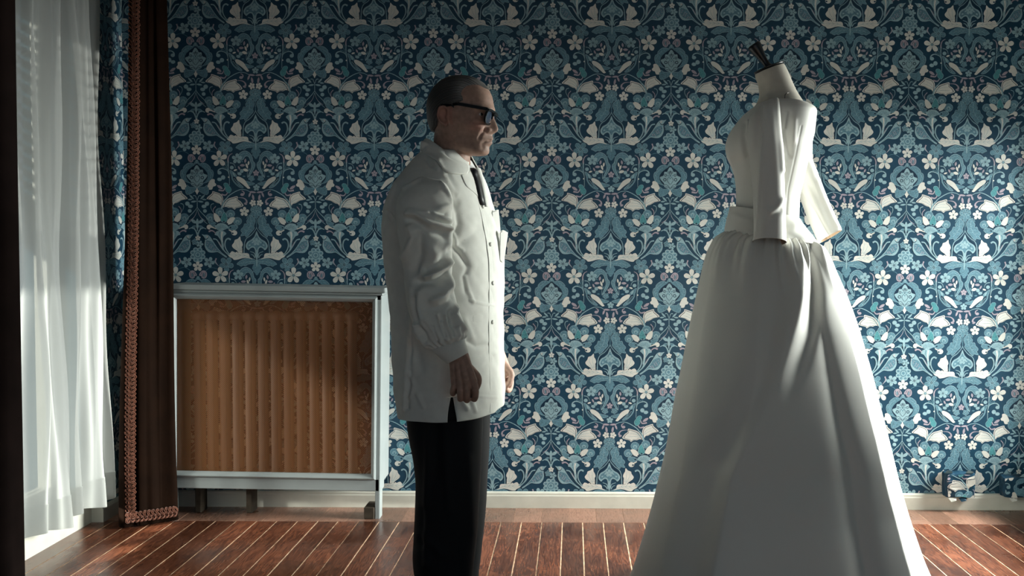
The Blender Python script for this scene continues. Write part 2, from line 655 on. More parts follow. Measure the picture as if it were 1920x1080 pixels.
    # bell flower, berries
    blob([(700, 820), (725, 790), (725, 745), (760, 733), (800, 755), (835, 815), (845, 860), (822, 880), (820, 908), (770, 906), (750, 860), (715, 850)], CCREAM)
    ell(585, 705, 37, 37, 0, CLIGHT)
    ell(646, 738, 40, 30, -5, CLIGHT)
    blob([(480, 850), (510, 805), (560, 798), (577, 830), (550, 880), (545, 920), (510, 962), (470, 960), (446, 905)], CGREEN, out=CLIGHT, ow=4)
    ell(640, 866, 58, 24, -33, CPINK, leaf=True)
    stroke([(556, 878), (582, 925), (662, 915)], CPINK, 12, 28)
    stroke([(508, 958), (545, 1000), (615, 988)], CPINK, 12, 28)
    # butterfly leaf: cream rim, navy line, cream inside
    Lw = [(600, 218), (540, 205), (490, 222), (440, 220), (390, 252), (370, 226), (300, 210), (246, 188), (262, 150), (300, 108), (338, 84), (345, 28), (420, 44), (500, 70), (560, 130), (592, 190)]
    Rw = [(582, 120), (590, 40), (630, -10), (682, -32), (762, -54), (772, -18), (858, 60), (832, 82), (762, 97), (720, 122), (680, 142), (630, 157), (605, 205), (590, 180)]
    blob(Lw, CCREAM, b, inset=[(0.87, CDARK), (0.80, CCREAM)], n=3)
    blob(Rw, CCREAM, b, inset=[(0.87, CDARK), (0.80, CCREAM)], n=3)
    stroke([(540, 70), (585, 140), (610, 235)], CLIGHT, 16, 30, b)
    for q in ([(560, 165), (470, 120), (370, 110)], [(560, 180), (460, 160), (330, 165)], [(560, 155), (480, 95), (400, 75)], [(610, 120), (650, 60), (730, 10)], [(615, 130), (690, 80), (780, 50)]):
        stroke(q, CLIGHT, 7, 3, b)
    stroke([(335, 50), (245, 58), (195, 98), (192, 140)], CPINK, 5, 34, b)
    ell(210, 152, 28, 18, -20, CPINK, b)
    flower(88, 140, 56, 5, -70, CCREAM, b, fat=0.5)
    flower(230, 285, 80, 5, -95, CCREAM, b, cc=CDARK)
    # cluster on the axis above the oak leaves
    flower(24, 290, 105, 6, -90, CMID, b, mirror=False, out=CLIGHT, fat=0.45)
    flower(60, 245, 60, 5, -40, CMID, b, fat=0.5, out=CLIGHT)
    stroke([(24, 330), (24, 560)], CMID, 10, 6, b)
    ell(182, 380, 30, 10, 75, CMID, b, leaf=True)
    OL = [(150, 338), (166, 400), (192, 440), (185, 490), (227, 488), (245, 540), (282, 578), (287, 610), (265, 640), (292, 692), (216, 680), (200, 712), (150, 670), (128, 642), (90, 602), (60, 562), (70, 520), (48, 460), (50, 410), (85, 370), (124, 350)]
    blob(OL, CMID, b, out=CLIGHT, ow=5)
    stroke([(130, 370), (120, 460), (150, 560), (225, 660)], CLIGHT, 6, 3, b)
    for q in ([(118, 440), (70, 420)], [(122, 480), (170, 450)], [(128, 520), (90, 520)], [(150, 560), (200, 530)], [(160, 580), (110, 580)], [(180, 610), (240, 580)]):
        stroke(q, CLIGHT, 4, 3, b)
    # ogee arch and its palmette
    stroke([(22, 545), (55, 605), (120, 680), (188, 728), (220, 790), (230, 870), (236, 985)], CLIGHT, 8, 14, b)
    stroke([(22, 600), (60, 660), (120, 722), (180, 765), (212, 830), (208, 890), (165, 945)], CDARK, 10, 14, b)
    blob([(18, 622), (60, 698), (110, 750), (170, 785), (205, 840), (200, 890), (160, 930), (130, 902), (90, 884), (60, 902), (46, 960), (38, 1050), (18, 1060)], CLIGHT, b)
    blob([(18, 670), (60, 735), (110, 775), (155, 803), (178, 845), (176, 880), (150, 895), (110, 865), (60, 870), (18, 920)], CMID, b)
    flower(22, 790, 66, 5, -90, CLIGHT, b, mirror=False, cc=CMID, fat=0.5)
    for q in ((90, 800), (140, 845)):
        ell(q[0], q[1], 20, 14, 30, CLIGHT, b, n=7)
    stroke([(42, 1045), (62, 980), (132, 950)], CLIGHT, 16, 8, b)
    stroke([(50, 1062), (84, 1012), (120, 1000)], CLIGHT, 16, 8, b)
    stroke([(70, 1060), (100, 1040), (130, 1030)], CDARK, 16, 8, b)
    # cream leaves
    blob([(300, 700), (340, 740), (390, 760), (402, 800), (437, 850), (420, 890), (380, 920), (310, 965), (262, 972), (254, 940), (270, 880), (255, 840), (270, 790), (290, 760)], CCREAM, b)
    for q in ([(300, 950), (310, 850), (320, 760)], [(310, 940), (360, 860), (380, 790)], [(315, 950), (390, 890)], [(285, 940), (280, 860)]):
        stroke(q, CLIGHT, 6, 3, b)
    blob([(90, 125), (150, 112), (205, 103), (270, 112), (335, 132), (400, 139), (430, 112), (472, 92), (502, 60), (470, 28), (440, -5), (400, 5), (380, 15), (340, -8), (300, 18), (235, 25), (180, 25), (150, 45), (140, 90), (115, 108)], CCREAM, TH)
    stroke([(130, 100), (250, 60), (470, 58)], CLIGHT, 6, 3, TH)
    for x in (220, 290, 360):
        stroke([(x, 66), (x + 60, 95)], CLIGHT, 5, 3, TH)
        stroke([(x, 62), (x + 50, 25)], CLIGHT, 5, 3, TH)
    stroke([(250, 860), (262, 930), (250, 980)], CDARK, 4, 12, b)
    stroke([(400, 920), (330, 970)], CDARK, 6, 12, b)
    # lotus flower
    for q in ((460, 322), (640, 292), (800, 385), (345, 445)):
        ell(q[0], q[1], 72, 66, 0, CMID, b, n=12, out=CLIGHT)
        ell(q[0], q[1] + 12, 34, 30, 0, CLIGHT, b, n=9)
        ell(q[0], q[1] + 18, 20, 20, 0, CMID, b, n=8)
    blob([(565, 292), (522, 360), (516, 430), (560, 465), (610, 452), (627, 420), (602, 350)], CGREEN, b, out=CLIGHT, ow=7)
    blob([(386, 388), (440, 378), (500, 415), (522, 470), (500, 502), (440, 482), (402, 430)], CCREAM, b)
    blob([(738, 312), (742, 380), (712, 450), (660, 462), (628, 432), (648, 380), (690, 330)], CCREAM, b)
    blob([(338, 542), (370, 510), (440, 513), (502, 550), (480, 582), (400, 592), (360, 572)], CMID, b, out=CLIGHT, ow=6)
    blob([(834, 440), (822, 482), (760, 532), (708, 520), (708, 480), (760, 450)], CMID, b, out=CLIGHT, ow=6)
    blob([(495, 555), (535, 500), (600, 478), (672, 488), (725, 530), (692, 582), (640, 602), (575, 594)], CLIGHT, b)
    for k in range(9):
        a = math.radians(200 + k * 17)
        stroke([(605 + 40 * math.cos(a), 600 + 40 * math.sin(a)), (605 + 100 * math.cos(a), 600 + 95 * math.sin(a))], CMID, 5, 8, b, n=1)
    for q in ((515, 490), (572, 450), (655, 465), (700, 500), (462, 552)):
        ell(q[0], q[1], 16, 13, 30, CDARK, b, n=7)
    ell(398, 640, 50, 44, 0, CCREAM, b)
    stroke([(400, 625), (440, 615), (490, 590)], CCREAM, 26, 14, b)
    ell(425, 648, 18, 14, 0, CBG, b, n=7)
    ell(818, 545, 44, 42, 0, CCREAM, b)
    stroke([(800, 535), (770, 545), (700, 575)], CCREAM, 34, 12, b)
    ell(790, 570, 16, 14, 0, CBG, b, n=7)
    blob([(530, 655), (562, 622), (598, 600), (652, 602), (702, 622), (727, 672), (682, 690), (650, 730), (622, 780), (602, 900), (572, 870), (588, 765), (578, 705)], CLIGHT, b)
    stroke([(600, 620), (610, 700), (600, 800)], CCREAM, 26, 10, b)
    stroke([(640, 620), (650, 670), (630, 730)], CMID, 18, 6, b)
    stroke([(458, 755), (500, 736), (542, 768), (555, 850), (528, 930), (468, 1012)], CLIGHT, 28, 14, b)
    stroke([(752, 742), (692, 758), (640, 840), (582, 930), (495, 1015)], CLIGHT, 22, 10, b)
    stroke([(660, 790), (612, 870), (560, 945), (500, 1005)], CPINK, 12, 6, b)
    stroke([(598, 880), (560, 950), (480, 1015)], CLIGHT, 26, 10, b)
    stroke([(828, 622), (782, 604), (740, 620), (708, 655)], CPINK, 30, 12, b)
    stroke([(742, 318), (748, 250), (708, 198)], CPINK, 8, 14, b)
    stroke([(752, 300), (790, 225), (782, 168), (740, 152)], CLIGHT, 6, 12, b)
    # berries and the top of the palmette on the other axis
    ell(855, 155, 39, 37, 0, CLIGHT, b)
    ell(906, 200, 42, 30, -5, CLIGHT, b)
    ell(890, 276, 33, 31, 0, CLIGHT, b)
    stroke([(1019, 95), (1019, 225)], CLIGHT, 9, 9, b, mirror=False)
    ell(928, 45, 54, 16, 45, CLIGHT, b, leaf=True)
    ell(900, 85, 40, 13, -5, CLIGHT, b, leaf=True)
    ell(962, 120, 50, 16, -8, CLIGHT, b, leaf=True)
    stroke([(1018, 95), (990, 25), (955, 22)], CLIGHT, 8, 14, b)
    stroke([(1018, 218), (962, 290), (882, 370), (826, 432)], CLIGHT, 9, 12, b)
    stroke([(1016, 250), (988, 340), (922, 430), (848, 492)], CLIGHT, 6, 9, b)
    stroke([(1004, 300), (962, 380), (880, 445)], CPINK, 5, 8, b)
    # bluebell
    ell(955, 452, 54, 28, 35, CLIGHT, b, leaf=True)
    ell(960, 548, 50, 26, -20, CMID, b, leaf=True, out=CLIGHT)
    stroke([(868, 578), (930, 558), (982, 602), (1018, 695)], CLIGHT, 12, 26, b)
    blob([(1022, 408), (992, 450), (996, 500), (1000, 560), (1022, 610)], CLIGHT, b)
    stroke([(985, 545), (990, 590)], CDARK, 12, 6, b)
    # song bird
    blob([(942, 668), (905, 712), (890, 760), (897, 850), (872, 920), (822, 967), (750, 972), (690, 962), (650, 977), (540, 1052), (524, 1036), (600, 980), (680, 890), (740, 800), (798, 710), (848, 674), (900, 676)], CLIGHT, b)
    blob([(835, 770), (870, 780), (872, 850), (830, 915), (760, 950), (690, 948), (650, 962), (560, 1030), (620, 975), (700, 885), (760, 800)], CMID, b)
    for k in range(14):
        t = k / 13
        ell(880 - 8 * (k % 3) * 4 - t * 130, 800 + 150 * t ** 0.7 - 18 * (k % 2), 9, 7, 0, CPINK, b, n=6)
    stroke([(905, 735), (868, 752), (838, 725), (830, 700)], CDARK, 14, 5, b)
    ell(855, 708, 17, 17, 0, CCREAM, b, n=8)
    ell(858, 708, 7, 7, 0, CDARK, b, n=6)
    # small flowers between the birds
    flower(1019, 728, 46, 5, -90, CCREAM, b, mirror=False, fat=0.5)
    flower(1050, 832, 60, 5, -70, CLIGHT, b, mirror=False, fat=0.45)
    flower(965, 795, 52, 5, -90, CMID, b, mirror=False, fat=0.5, out=CLIGHT)


draw_tile()

# stack the layers: a shape lies one step above everything it overlaps
_bb = [(S[0][:, 0].min(), S[0][:, 0].max(), S[0][:, 1].min(), S[0][:, 1].max()) for S in SHAPES]
_lay = []
_A = np.array(_bb)
for i, (x0, x1, y0, y1) in enumerate(_bb):
    l = 1
    if i:
        P = _A[:i]
        hit = np.zeros(i, bool)
        for s in (-TH, 0, TH):
            for sx in (-2 * HW, 0, 2 * HW):
                hit |= (P[:, 0] + sx < x1) & (P[:, 1] + sx > x0) & (P[:, 2] + s < y1) & (P[:, 3] + s > y0)
        if hit.any():
            l = 1 + max(np.array(_lay)[hit])
    _lay.append(l)
LSTEP = 0.00002

Z0P = at(1144.4, 475, 0).z + 0.0
X0P = at(1144.4, 560, 0).x


def strip_mesh(zlo, zhi):
    V, Fc, Mi = [], [], []
    V += [(-HW * U, -0.0004, zlo), (HW * U, -0.0004, zlo), (HW * U, -0.0004, zhi), (-HW * U, -0.0004, zhi)]
    Fc.append((0, 1, 2, 3))
    Mi.append(CBG)
    k0 = int(math.floor((Z0P - zhi) / (TH * U))) - 2
    k1 = int(math.ceil((Z0P - zlo) / (TH * U))) + 1
    for k in range(k0, k1):
        zt = Z0P - k * TH * U
        for (P, tris, c), l in zip(SHAPES, _lay):
            z = zt - P[:, 1] * U
            if z.max() < zlo or z.min() > zhi:
                continue
            z = np.clip(z, zlo, zhi)
            o = len(V)
            yy = -0.0005 - l * LSTEP
            V += [(x, yy, zz) for x, zz in zip(P[:, 0] * U, z)]
            Fc += [(t[0] + o, t[1] + o, t[2] + o) for t in tris]
            Mi += [c] * len(tris)
    me = bpy.data.meshes.new('wallpaper_strip')
    me.from_pydata(V, [], Fc)
    for m in M_PAPER:
        me.materials.append(m)
    me.polygons.foreach_set('material_index', np.array(Mi, np.int32))
    # all faces towards the room
    Vn = np.array(V)
    Fn = np.array([f[:3] for f in Fc])
    nrm = np.cross(Vn[Fn[:, 1]] - Vn[Fn[:, 0]], Vn[Fn[:, 2]] - Vn[Fn[:, 0]])
    bmf = bmesh.new()
    bmf.from_mesh(me)
    bmf.faces.ensure_lookup_table()
    for f, y in zip(bmf.faces, nrm[:, 1]):
        if y > 0:
            f.normal_flip()
    bmf.to_mesh(me)
    bmf.free()
    return me


PME = strip_mesh(0.055, CEIL - 0.01)
PW = 2 * HW * U
x = X0P
while x - PW / 2 > XL:
    x -= PW
while x - PW / 2 < XR:
    o = bpy.data.objects.new('wallpaper_strip', PME)
    COL.objects.link(o)
    o.parent = WL
    o.location = (x, 0, 0)
    x += PW
# the pier between the window and the corner, papered on both faces
XP, YP = -2.015, -0.262
PIER = boxes('trim_2', [((XL - 0.01, YP, 0.0), (XP, -0.001, CEIL - 0.002))], M_PLASTER)
tag(PIER, kind='structure')


def cut_strip(x0, x1):
    """a length of the same paper cut to x0..x1"""
    bm = bmesh.new()
    bm.from_mesh(PME)
    for px_, no_ in ((x0, -1), (x1, 1)):
        g = list(bm.verts) + list(bm.edges) + list(bm.faces)
        bmesh.ops.bisect_plane(bm, geom=g, plane_co=(px_, 0, 0), plane_no=(no_, 0, 0), clear_outer=True)
    me = bpy.data.meshes.new('wallpaper_strip')
    bm.to_mesh(me)
    bm.free()
    for m in M_PAPER:
        me.materials.append(m)
    return me


o = bpy.data.objects.new('wallpaper_strip', cut_strip(-0.10, 0.16))
COL.objects.link(o)
o.parent = PIER
o.matrix_local = Matrix.Translation((XP, -0.162, 0)) @ Matrix.Rotation(math.radians(90), 4, 'Z')
o = bpy.data.objects.new('wallpaper_strip', cut_strip(-0.03, 0.018))
COL.objects.link(o)
o.parent = PIER
o.matrix_local = Matrix.Translation((XP - 0.0185, YP, 0))

# ------------------------------------------------------------------ floor: boards with pale filler in the joints
def wood(name, cols, rough, grain=1.0, dark=0.6, red=None):
    m = bpy.data.materials.new(name)
    m.use_nodes = True
    nt = m.node_tree
    N, L = nt.nodes, nt.links
    p = N['Principled BSDF']
    tc = N.new('ShaderNodeTexCoord')
    oi = N.new('ShaderNodeObjectInfo')
    geo = N.new('ShaderNodeNewGeometry')
    add = N.new('ShaderNodeVectorMath')
    add.operation = 'MULTIPLY_ADD'
    comb = N.new('ShaderNodeCombineXYZ')
    L.new(oi.outputs['Random'], comb.inputs[0])
    L.new(oi.outputs['Random'], comb.inputs[1])
    L.new(comb.outputs[0], add.inputs[0])
    add.inputs[1].default_value = (9, 17, 0)
    L.new(tc.outputs['Object'], add.inputs[2])
    # stretched coordinates -> flame grain
    mp = N.new('ShaderNodeMapping')
    mp.inputs['Scale'].default_value = (62, 5.0, 1)
    L.new(add.outputs[0], mp.inputs['Vector'])
    n1 = N.new('ShaderNodeTexNoise')
    n1.inputs['Scale'].default_value = 0.42
    n1.inputs['Detail'].default_value = 2
    L.new(mp.outputs[0], n1.inputs['Vector'])
    mul = N.new('ShaderNodeMath')
    mul.operation = 'MULTIPLY'
    mul.inputs[1].default_value = 62
    L.new(n1.outputs['Fac'], mul.inputs[0])
    sn = N.new('ShaderNodeMath')
    sn.operation = 'SINE'
    L.new(mul.outputs[0], sn.inputs[0])
    n2 = N.new('ShaderNodeTexNoise')
    n2.inputs['Scale'].default_value = 6
    n2.inputs['Detail'].default_value = 6
    L.new(mp.outputs[0], n2.inputs['Vector'])
    sm = N.new('ShaderNodeMath')
    sm.operation = 'MULTIPLY_ADD'
    sm.inputs[1].default_value = 0.13 * grain
    L.new(sn.outputs[0], sm.inputs[0])
    L.new(n2.outputs['Fac'], sm.inputs[2])
    ramp = N.new('ShaderNodeValToRGB')
    ramp.color_ramp.elements[0].position = 0.25
    ramp.color_ramp.elements[0].color = (*cols[0], 1)
    ramp.color_ramp.elements[1].position = 0.78
    ramp.color_ramp.elements[1].color = (*cols[2], 1)
    e = ramp.color_ramp.elements.new(0.5)
    e.color = (*cols[1], 1)
    L.new(sm.outputs[0], ramp.inputs[0])
    # worn and darkened patches that run over several boards
    n3 = N.new('ShaderNodeTexNoise')
    n3.inputs['Scale'].default_value = 3.4
    n3.inputs['Detail'].default_value = 5
    L.new(geo.outputs['Position'], n3.inputs['Vector'])
    mr = N.new('ShaderNodeMapRange')
    mr.inputs[1].default_value = 0.36
    mr.inputs[2].default_value = 0.60
    mr.inputs[3].default_value = dark
    mr.inputs[4].default_value = 1.2
    L.new(n3.outputs['Fac'], mr.inputs[0])
    mr2 = N.new('ShaderNodeMapRange')
    mr2.inputs[3].default_value = 0.62
    mr2.inputs[4].default_value = 1.25
    L.new(oi.outputs['Random'], mr2.inputs[0])
    mm = N.new('ShaderNodeMath')
    mm.operation = 'MULTIPLY'
    L.new(mr.outputs[0], mm.inputs[0])
    L.new(mr2.outputs[0], mm.inputs[1])
    hs = N.new('ShaderNodeHueSaturation')
    L.new(ramp.outputs[0], hs.inputs['Color'])
    L.new(mm.outputs[0], hs.inputs['Value'])
    L.new(hs.outputs[0], p.inputs['Base Color'])
    mrr = N.new('ShaderNodeMapRange')
    mrr.inputs[1].default_value = 0.4
    mrr.inputs[2].default_value = 0.65
    mrr.inputs[3].default_value = rough[0]
    mrr.inputs[4].default_value = rough[1]
    L.new(n3.outputs['Fac'], mrr.inputs[0])
    L.new(mrr.outputs[0], p.inputs['Roughness'])
    p.inputs['Specular IOR Level'].default_value = 0.5
    bp = N.new('ShaderNodeBump')
    bp.inputs['Strength'].default_value = 0.25
    bp.inputs['Distance'].default_value = 0.001
    L.new(sm.outputs[0], bp.inputs['Height'])
    L.new(bp.outputs[0], p.inputs['Normal'])
    return m


M_FILL = mat('joint_filler', lin(205, 175, 145), 0.8, 0.2, noise=(22, 0.5))
M_BOARD = wood('varnished_boards', [(0.045, 0.014, 0.008), (0.13, 0.041, 0.020), (0.22, 0.078, 0.038)], (0.17, 0.38))
M_BORDER = wood('pale_border_boards', [(0.13, 0.062, 0.042), (0.26, 0.135, 0.092), (0.32, 0.175, 0.125)], (0.24, 0.45), 0.6, 0.7)
FL = boxes('floor', [((XL - 0.2, YB, -0.12), (XR + 0.2, 0.0, -0.0006))], M_FILL)
tag(FL, kind='structure')


def board_mesh(name, w, l, m):
    bm = bmesh.new()
    add_box(bm, (-w / 2, -l, -0.02), (w / 2, 0, 0.0), 0.0008)
    me = bpy.data.meshes.new(name)
    bm.to_mesh(me)
    bm.free()
    me.materials.append(m)
    return me


YBD = -0.247
bw = 0.0875
bmes = [board_mesh('floor_board', bw - g, 3.6, M_BOARD) for g in (0.0026, 0.0034, 0.0044)]
i = 0
x = XL + 0.01
while x < XR - 0.04:
    o = bpy.data.objects.new('floor_board', bmes[i % 3])
    COL.objects.link(o)
    o.parent = FL
    o.location = (x + bw / 2, YBD - 0.0003, random.uniform(-0.0004, 0.0006))
    x += bw
    i += 1
bme2 = board_mesh('border_board', 0.1195, 0.2298, M_BORDER)
x = XL + 0.01
while x < XR - 0.06:
    o = bpy.data.objects.new('border_board', bme2)
    COL.objects.link(o)
    o.parent = FL
    o.location = (x + 0.06, -0.017, random.uniform(-0.0003, 0.0005))
    x += 0.12

# ------------------------------------------------------------------ baseboards
def profile_run(name, prof, axis, a, b, m):
    """prof: (depth, z) outline run along an axis"""
    n = len(prof)
    V = []
    for s in (a, b):
        for d, z in prof:
            V.append((s, -d, z) if axis == 'x' else (XL + d, s, z))
    Fc = [(i, (i + 1) % n, n + (i + 1) % n, n + i) for i in range(n)] + [tuple(range(n))[::-1], tuple(range(n, 2 * n))]
    o = mesh_obj(name, V, Fc, m)
    bm = bmesh.new()
    bm.from_mesh(o.data)
    bmesh.ops.recalc_face_normals(bm, faces=bm.faces)
    bm.to_mesh(o.data)
    bm.free()
    return tag(o, kind='structure')


PROF = [(0.0005, 0.0), (0.016, 0.0), (0.016, 0.054), (0.013, 0.060), (0.013, 0.066), (0.009, 0.071), (0.0005, 0.073)]
profile_run('baseboard_back', PROF, 'x', XL + 0.07, XR - 0.002, M_WHITE)
PROFL = [(0.0005, 0.0), (0.016, 0.0), (0.016, 0.092), (0.013, 0.099), (0.009, 0.104), (0.0005, 0.106)]
profile_run('baseboard_left', PROFL, 'y', -3.2, -0.265, M_WHITE)
profile_run('trim_1', [(0.002, 0.0), (0.066, 0.0), (0.066, 0.056), (0.062, 0.064), (0.058, 0.068), (0.002, 0.070)], 'y', -0.278, -0.018, M_WHITE)

# ------------------------------------------------------------------ radiator cover
M_COVER = mat('cover_grey_white_paint', lin(146, 153, 153), 0.4, 0.4, noise=(10, 0.05))
M_MESH = mat('bronze_mesh', (0.37, 0.145, 0.047), 0.5, 0.5, metal=0.3)
M_BLOCK = mat('old_wood_block', (0.045, 0.035, 0.025), 0.8, 0.2, noise=(25, 0.4))
RC = thing('radiator_cover', 'white wooden radiator cover with bronze mesh front against the papered wall', 'radiator cover')
YF = -0.208
xr, xl = -0.8366, -1.752
boxes('top_board', [((xl - 0.005, YF - 0.018, 0.981), (xr + 0.020, -0.003, 1.004))], M_COVER, RC, 0.006, 2)
boxes('top_moulding', [((xl, YF - 0.008, 0.970), (xr + 0.008, -0.003, 0.981))], M_COVER, RC, 0.003)
boxes('top_rail', [((xl, YF, 0.950), (xr, YF + 0.022, 0.971))], M_COVER, RC, 0.002)
boxes('bottom_rail', [((xl, YF, 0.120), (xr - 0.001, YF + 0.022, 0.175))], M_COVER, RC, 0.003)
mxl, mxr, mz0, mz1 = at(326, 700, YF).x, at(694, 700, YF).x, 0.196, 0.950
boxes('stile', [((mxr + 0.018, YF, 0.0), (xr, YF + 0.022, 0.971))], M_COVER, RC, 0.002)
boxes('stile', [((xl, YF, 0.0), (mxl - 0.018, YF + 0.022, 0.971))], M_COVER, RC, 0.002)


def bead(name, p0, p1, nrm_in):
    """quarter-round moulding from p0 to p1, sloping towards the mesh"""
    p0, p1, n = map(Vector, (p0, p1, nrm_in))
    prof = [(0.0, 0.004), (0.0, -0.012), (0.006, -0.016), (0.014, -0.010), (0.020, -0.002), (0.022, 0.006)]
    V = []
    for p, s in ((p0, 1), (p1, -1)):
        t = (p1 - p0).normalized()
        for d, y in prof:
            V.append(p + n * d + Vector((0, y, 0)) + t * d * s)
    k = len(prof)
    Fc = [(i, (i + 1) % k, k + (i + 1) % k, k + i) for i in range(k)] + [tuple(range(k)), tuple(range(k, 2 * k))[::-1]]
    o = mesh_obj(name, V, Fc, M_COVER, RC)
    bm = bmesh.new()
    bm.from_mesh(o.data)
    bmesh.ops.recalc_face_normals(bm, faces=bm.faces)
    bm.to_mesh(o.data)
    bm.free()


bx0, bx1, bz0, bz1 = mxl - 0.02, mxr + 0.02, mz0 - 0.022, mz1 + 0.012
bead('frame_bead', (bx0, YF, bz0), (bx1, YF, bz0), (0, 0, 1))
bead('frame_bead', (bx0, YF, bz1), (bx1, YF, bz1), (0, 0, -1))
bead('frame_bead', (bx0, YF, bz0), (bx0, YF, bz1), (1, 0, 0))
bead('frame_bead', (bx1, YF, bz0), (bx1, YF, bz1), (-1, 0, 0))
# side panel with a cut-out over the baseboard
sp = [(YF + 0.0006, 0.0), (YF + 0.062, 0.0), (YF + 0.062, 0.118), (YF + 0.10, 0.118), (YF + 0.10, 0.150), (-0.003, 0.150), (-0.003, 0.9695), (YF + 0.0006, 0.9695)]
V = [(xr - 0.019, y, z) for y, z in sp] + [(xr + 0.0006, y, z) for y, z in sp]
n = len(sp)
SPV = V
mesh_obj('side_panel', [(v[0] + xl - xr + 0.0195, v[1], v[2]) for v in V], [tuple(range(n))[::-1], tuple(range(n, 2 * n))] + [(i, (i + 1) % n, n + (i + 1) % n, n + i) for i in range(n)], M_COVER, RC)
mesh_obj('side_panel', V, [tuple(range(n))[::-1], tuple(range(n, 2 * n))] + [(i, (i + 1) % n, n + (i + 1) % n, n + i) for i in range(n)], M_COVER, RC)
boxes('foot_block', [((xr - 0.066, YF - 0.006, 0.0), (xr - 0.021, YF + 0.10, 0.052))], M_BLOCK, RC, 0.003)
# woven mesh: two sets of slanting flat wires
mb = MB()
pitch = 0.0085
w = 0.0023
W, H = mxr - mxl, mz1 - mz0
for s, yo in ((1, 0.0), (-1, 0.0012)):
    k = -H
    while k < W:
        # line x = k + z (s=1) or x = k + H - z
        a0, a1 = max(0, -k), min(H, W - k)
        if a1 - a0 > 0.004:
            zs = (a0, a1)
            q = []
            for zz in zs:
                xx = k + zz
                z2 = zz if s == 1 else H - zz
                q.append((mxl + xx, mz0 + z2))
            (xa, za), (xb, zb) = q
            y0 = YF + 0.010 + yo
            mb.add([(xa - w / 2, y0, za), (xa + w / 2, y0, za), (xb + w / 2, y0, zb), (xb - w / 2, y0, zb),
                    (xa, y0 + 0.001, za), (xb, y0 + 0.001, zb)], [(0, 1, 2, 3), (0, 4, 5, 3)[::-1], (1, 2, 5, 4)[::-1]])
        k += pitch
g = mb.build('mesh_grille', M_MESH, RC, smooth=False)
g['kind'] = 'stuff'
g['label'] = 'fine diamond-woven bronze mesh'
RC.rotation_euler = (0, 0, 0)
rebase(RC, (xr, YF, 0.0))
RC.rotation_euler = (0, math.radians(0.75), 0)

# ------------------------------------------------------------------ radiator behind the mesh
M_RAD = mat('radiator_enamel', (0.40, 0.30, 0.24), 0.5, 0.4)
RD = thing('radiator', 'cast-iron column radiator standing behind the bronze mesh', 'radiator')
mb = MB()
for yy in (-0.115, -0.06):
    V, Fc = tube([(0, yy, 0.16), (0, yy, 0.2), (0, yy, 0.5), (0, yy, 0.84), (0, yy, 0.88)], [0.012, 0.0145, 0.0145, 0.0145, 0.012], 10)
    mb.add(V, Fc)
for zz in (0.17, 0.87):
    V, Fc = tube([(0, -0.128, zz), (0, -0.11, zz), (0, -0.06, zz), (0, -0.047, zz)], [0.012, 0.024, 0.024, 0.012], 10)
    mb.add(V, Fc)
    V, Fc = tube([(-0.027, -0.0875, zz), (0.027, -0.0875, zz)], 0.02, 10)
    mb.add(V, Fc)
first = None
xx = at(437, 700, -0.115).x + 0.012
dx = at(461, 700, -0.115).x - at(437, 700, -0.115).x
for k in range(-3, 10):
    if first is None:
        first = mb.build('section', M_RAD, RD)
        o = first
    else:
        o = first.copy()
        COL.objects.link(o)
    o.location = (xx + k * dx, 0, 0)
for k in (-3, 1):
    boxes('foot', [((xx + k * dx - 0.014, -0.125, 0.0), (xx + k * dx + 0.014, -0.05, 0.16))], M_BLOCK, RD, 0.004)
rebase(RD, (xx + 3 * dx, -0.0875, 0.0))

# ------------------------------------------------------------------ boxes on the baseboard, wrapped in scraps of wallpaper
SNAP = list(zip(SHAPES, _lay))


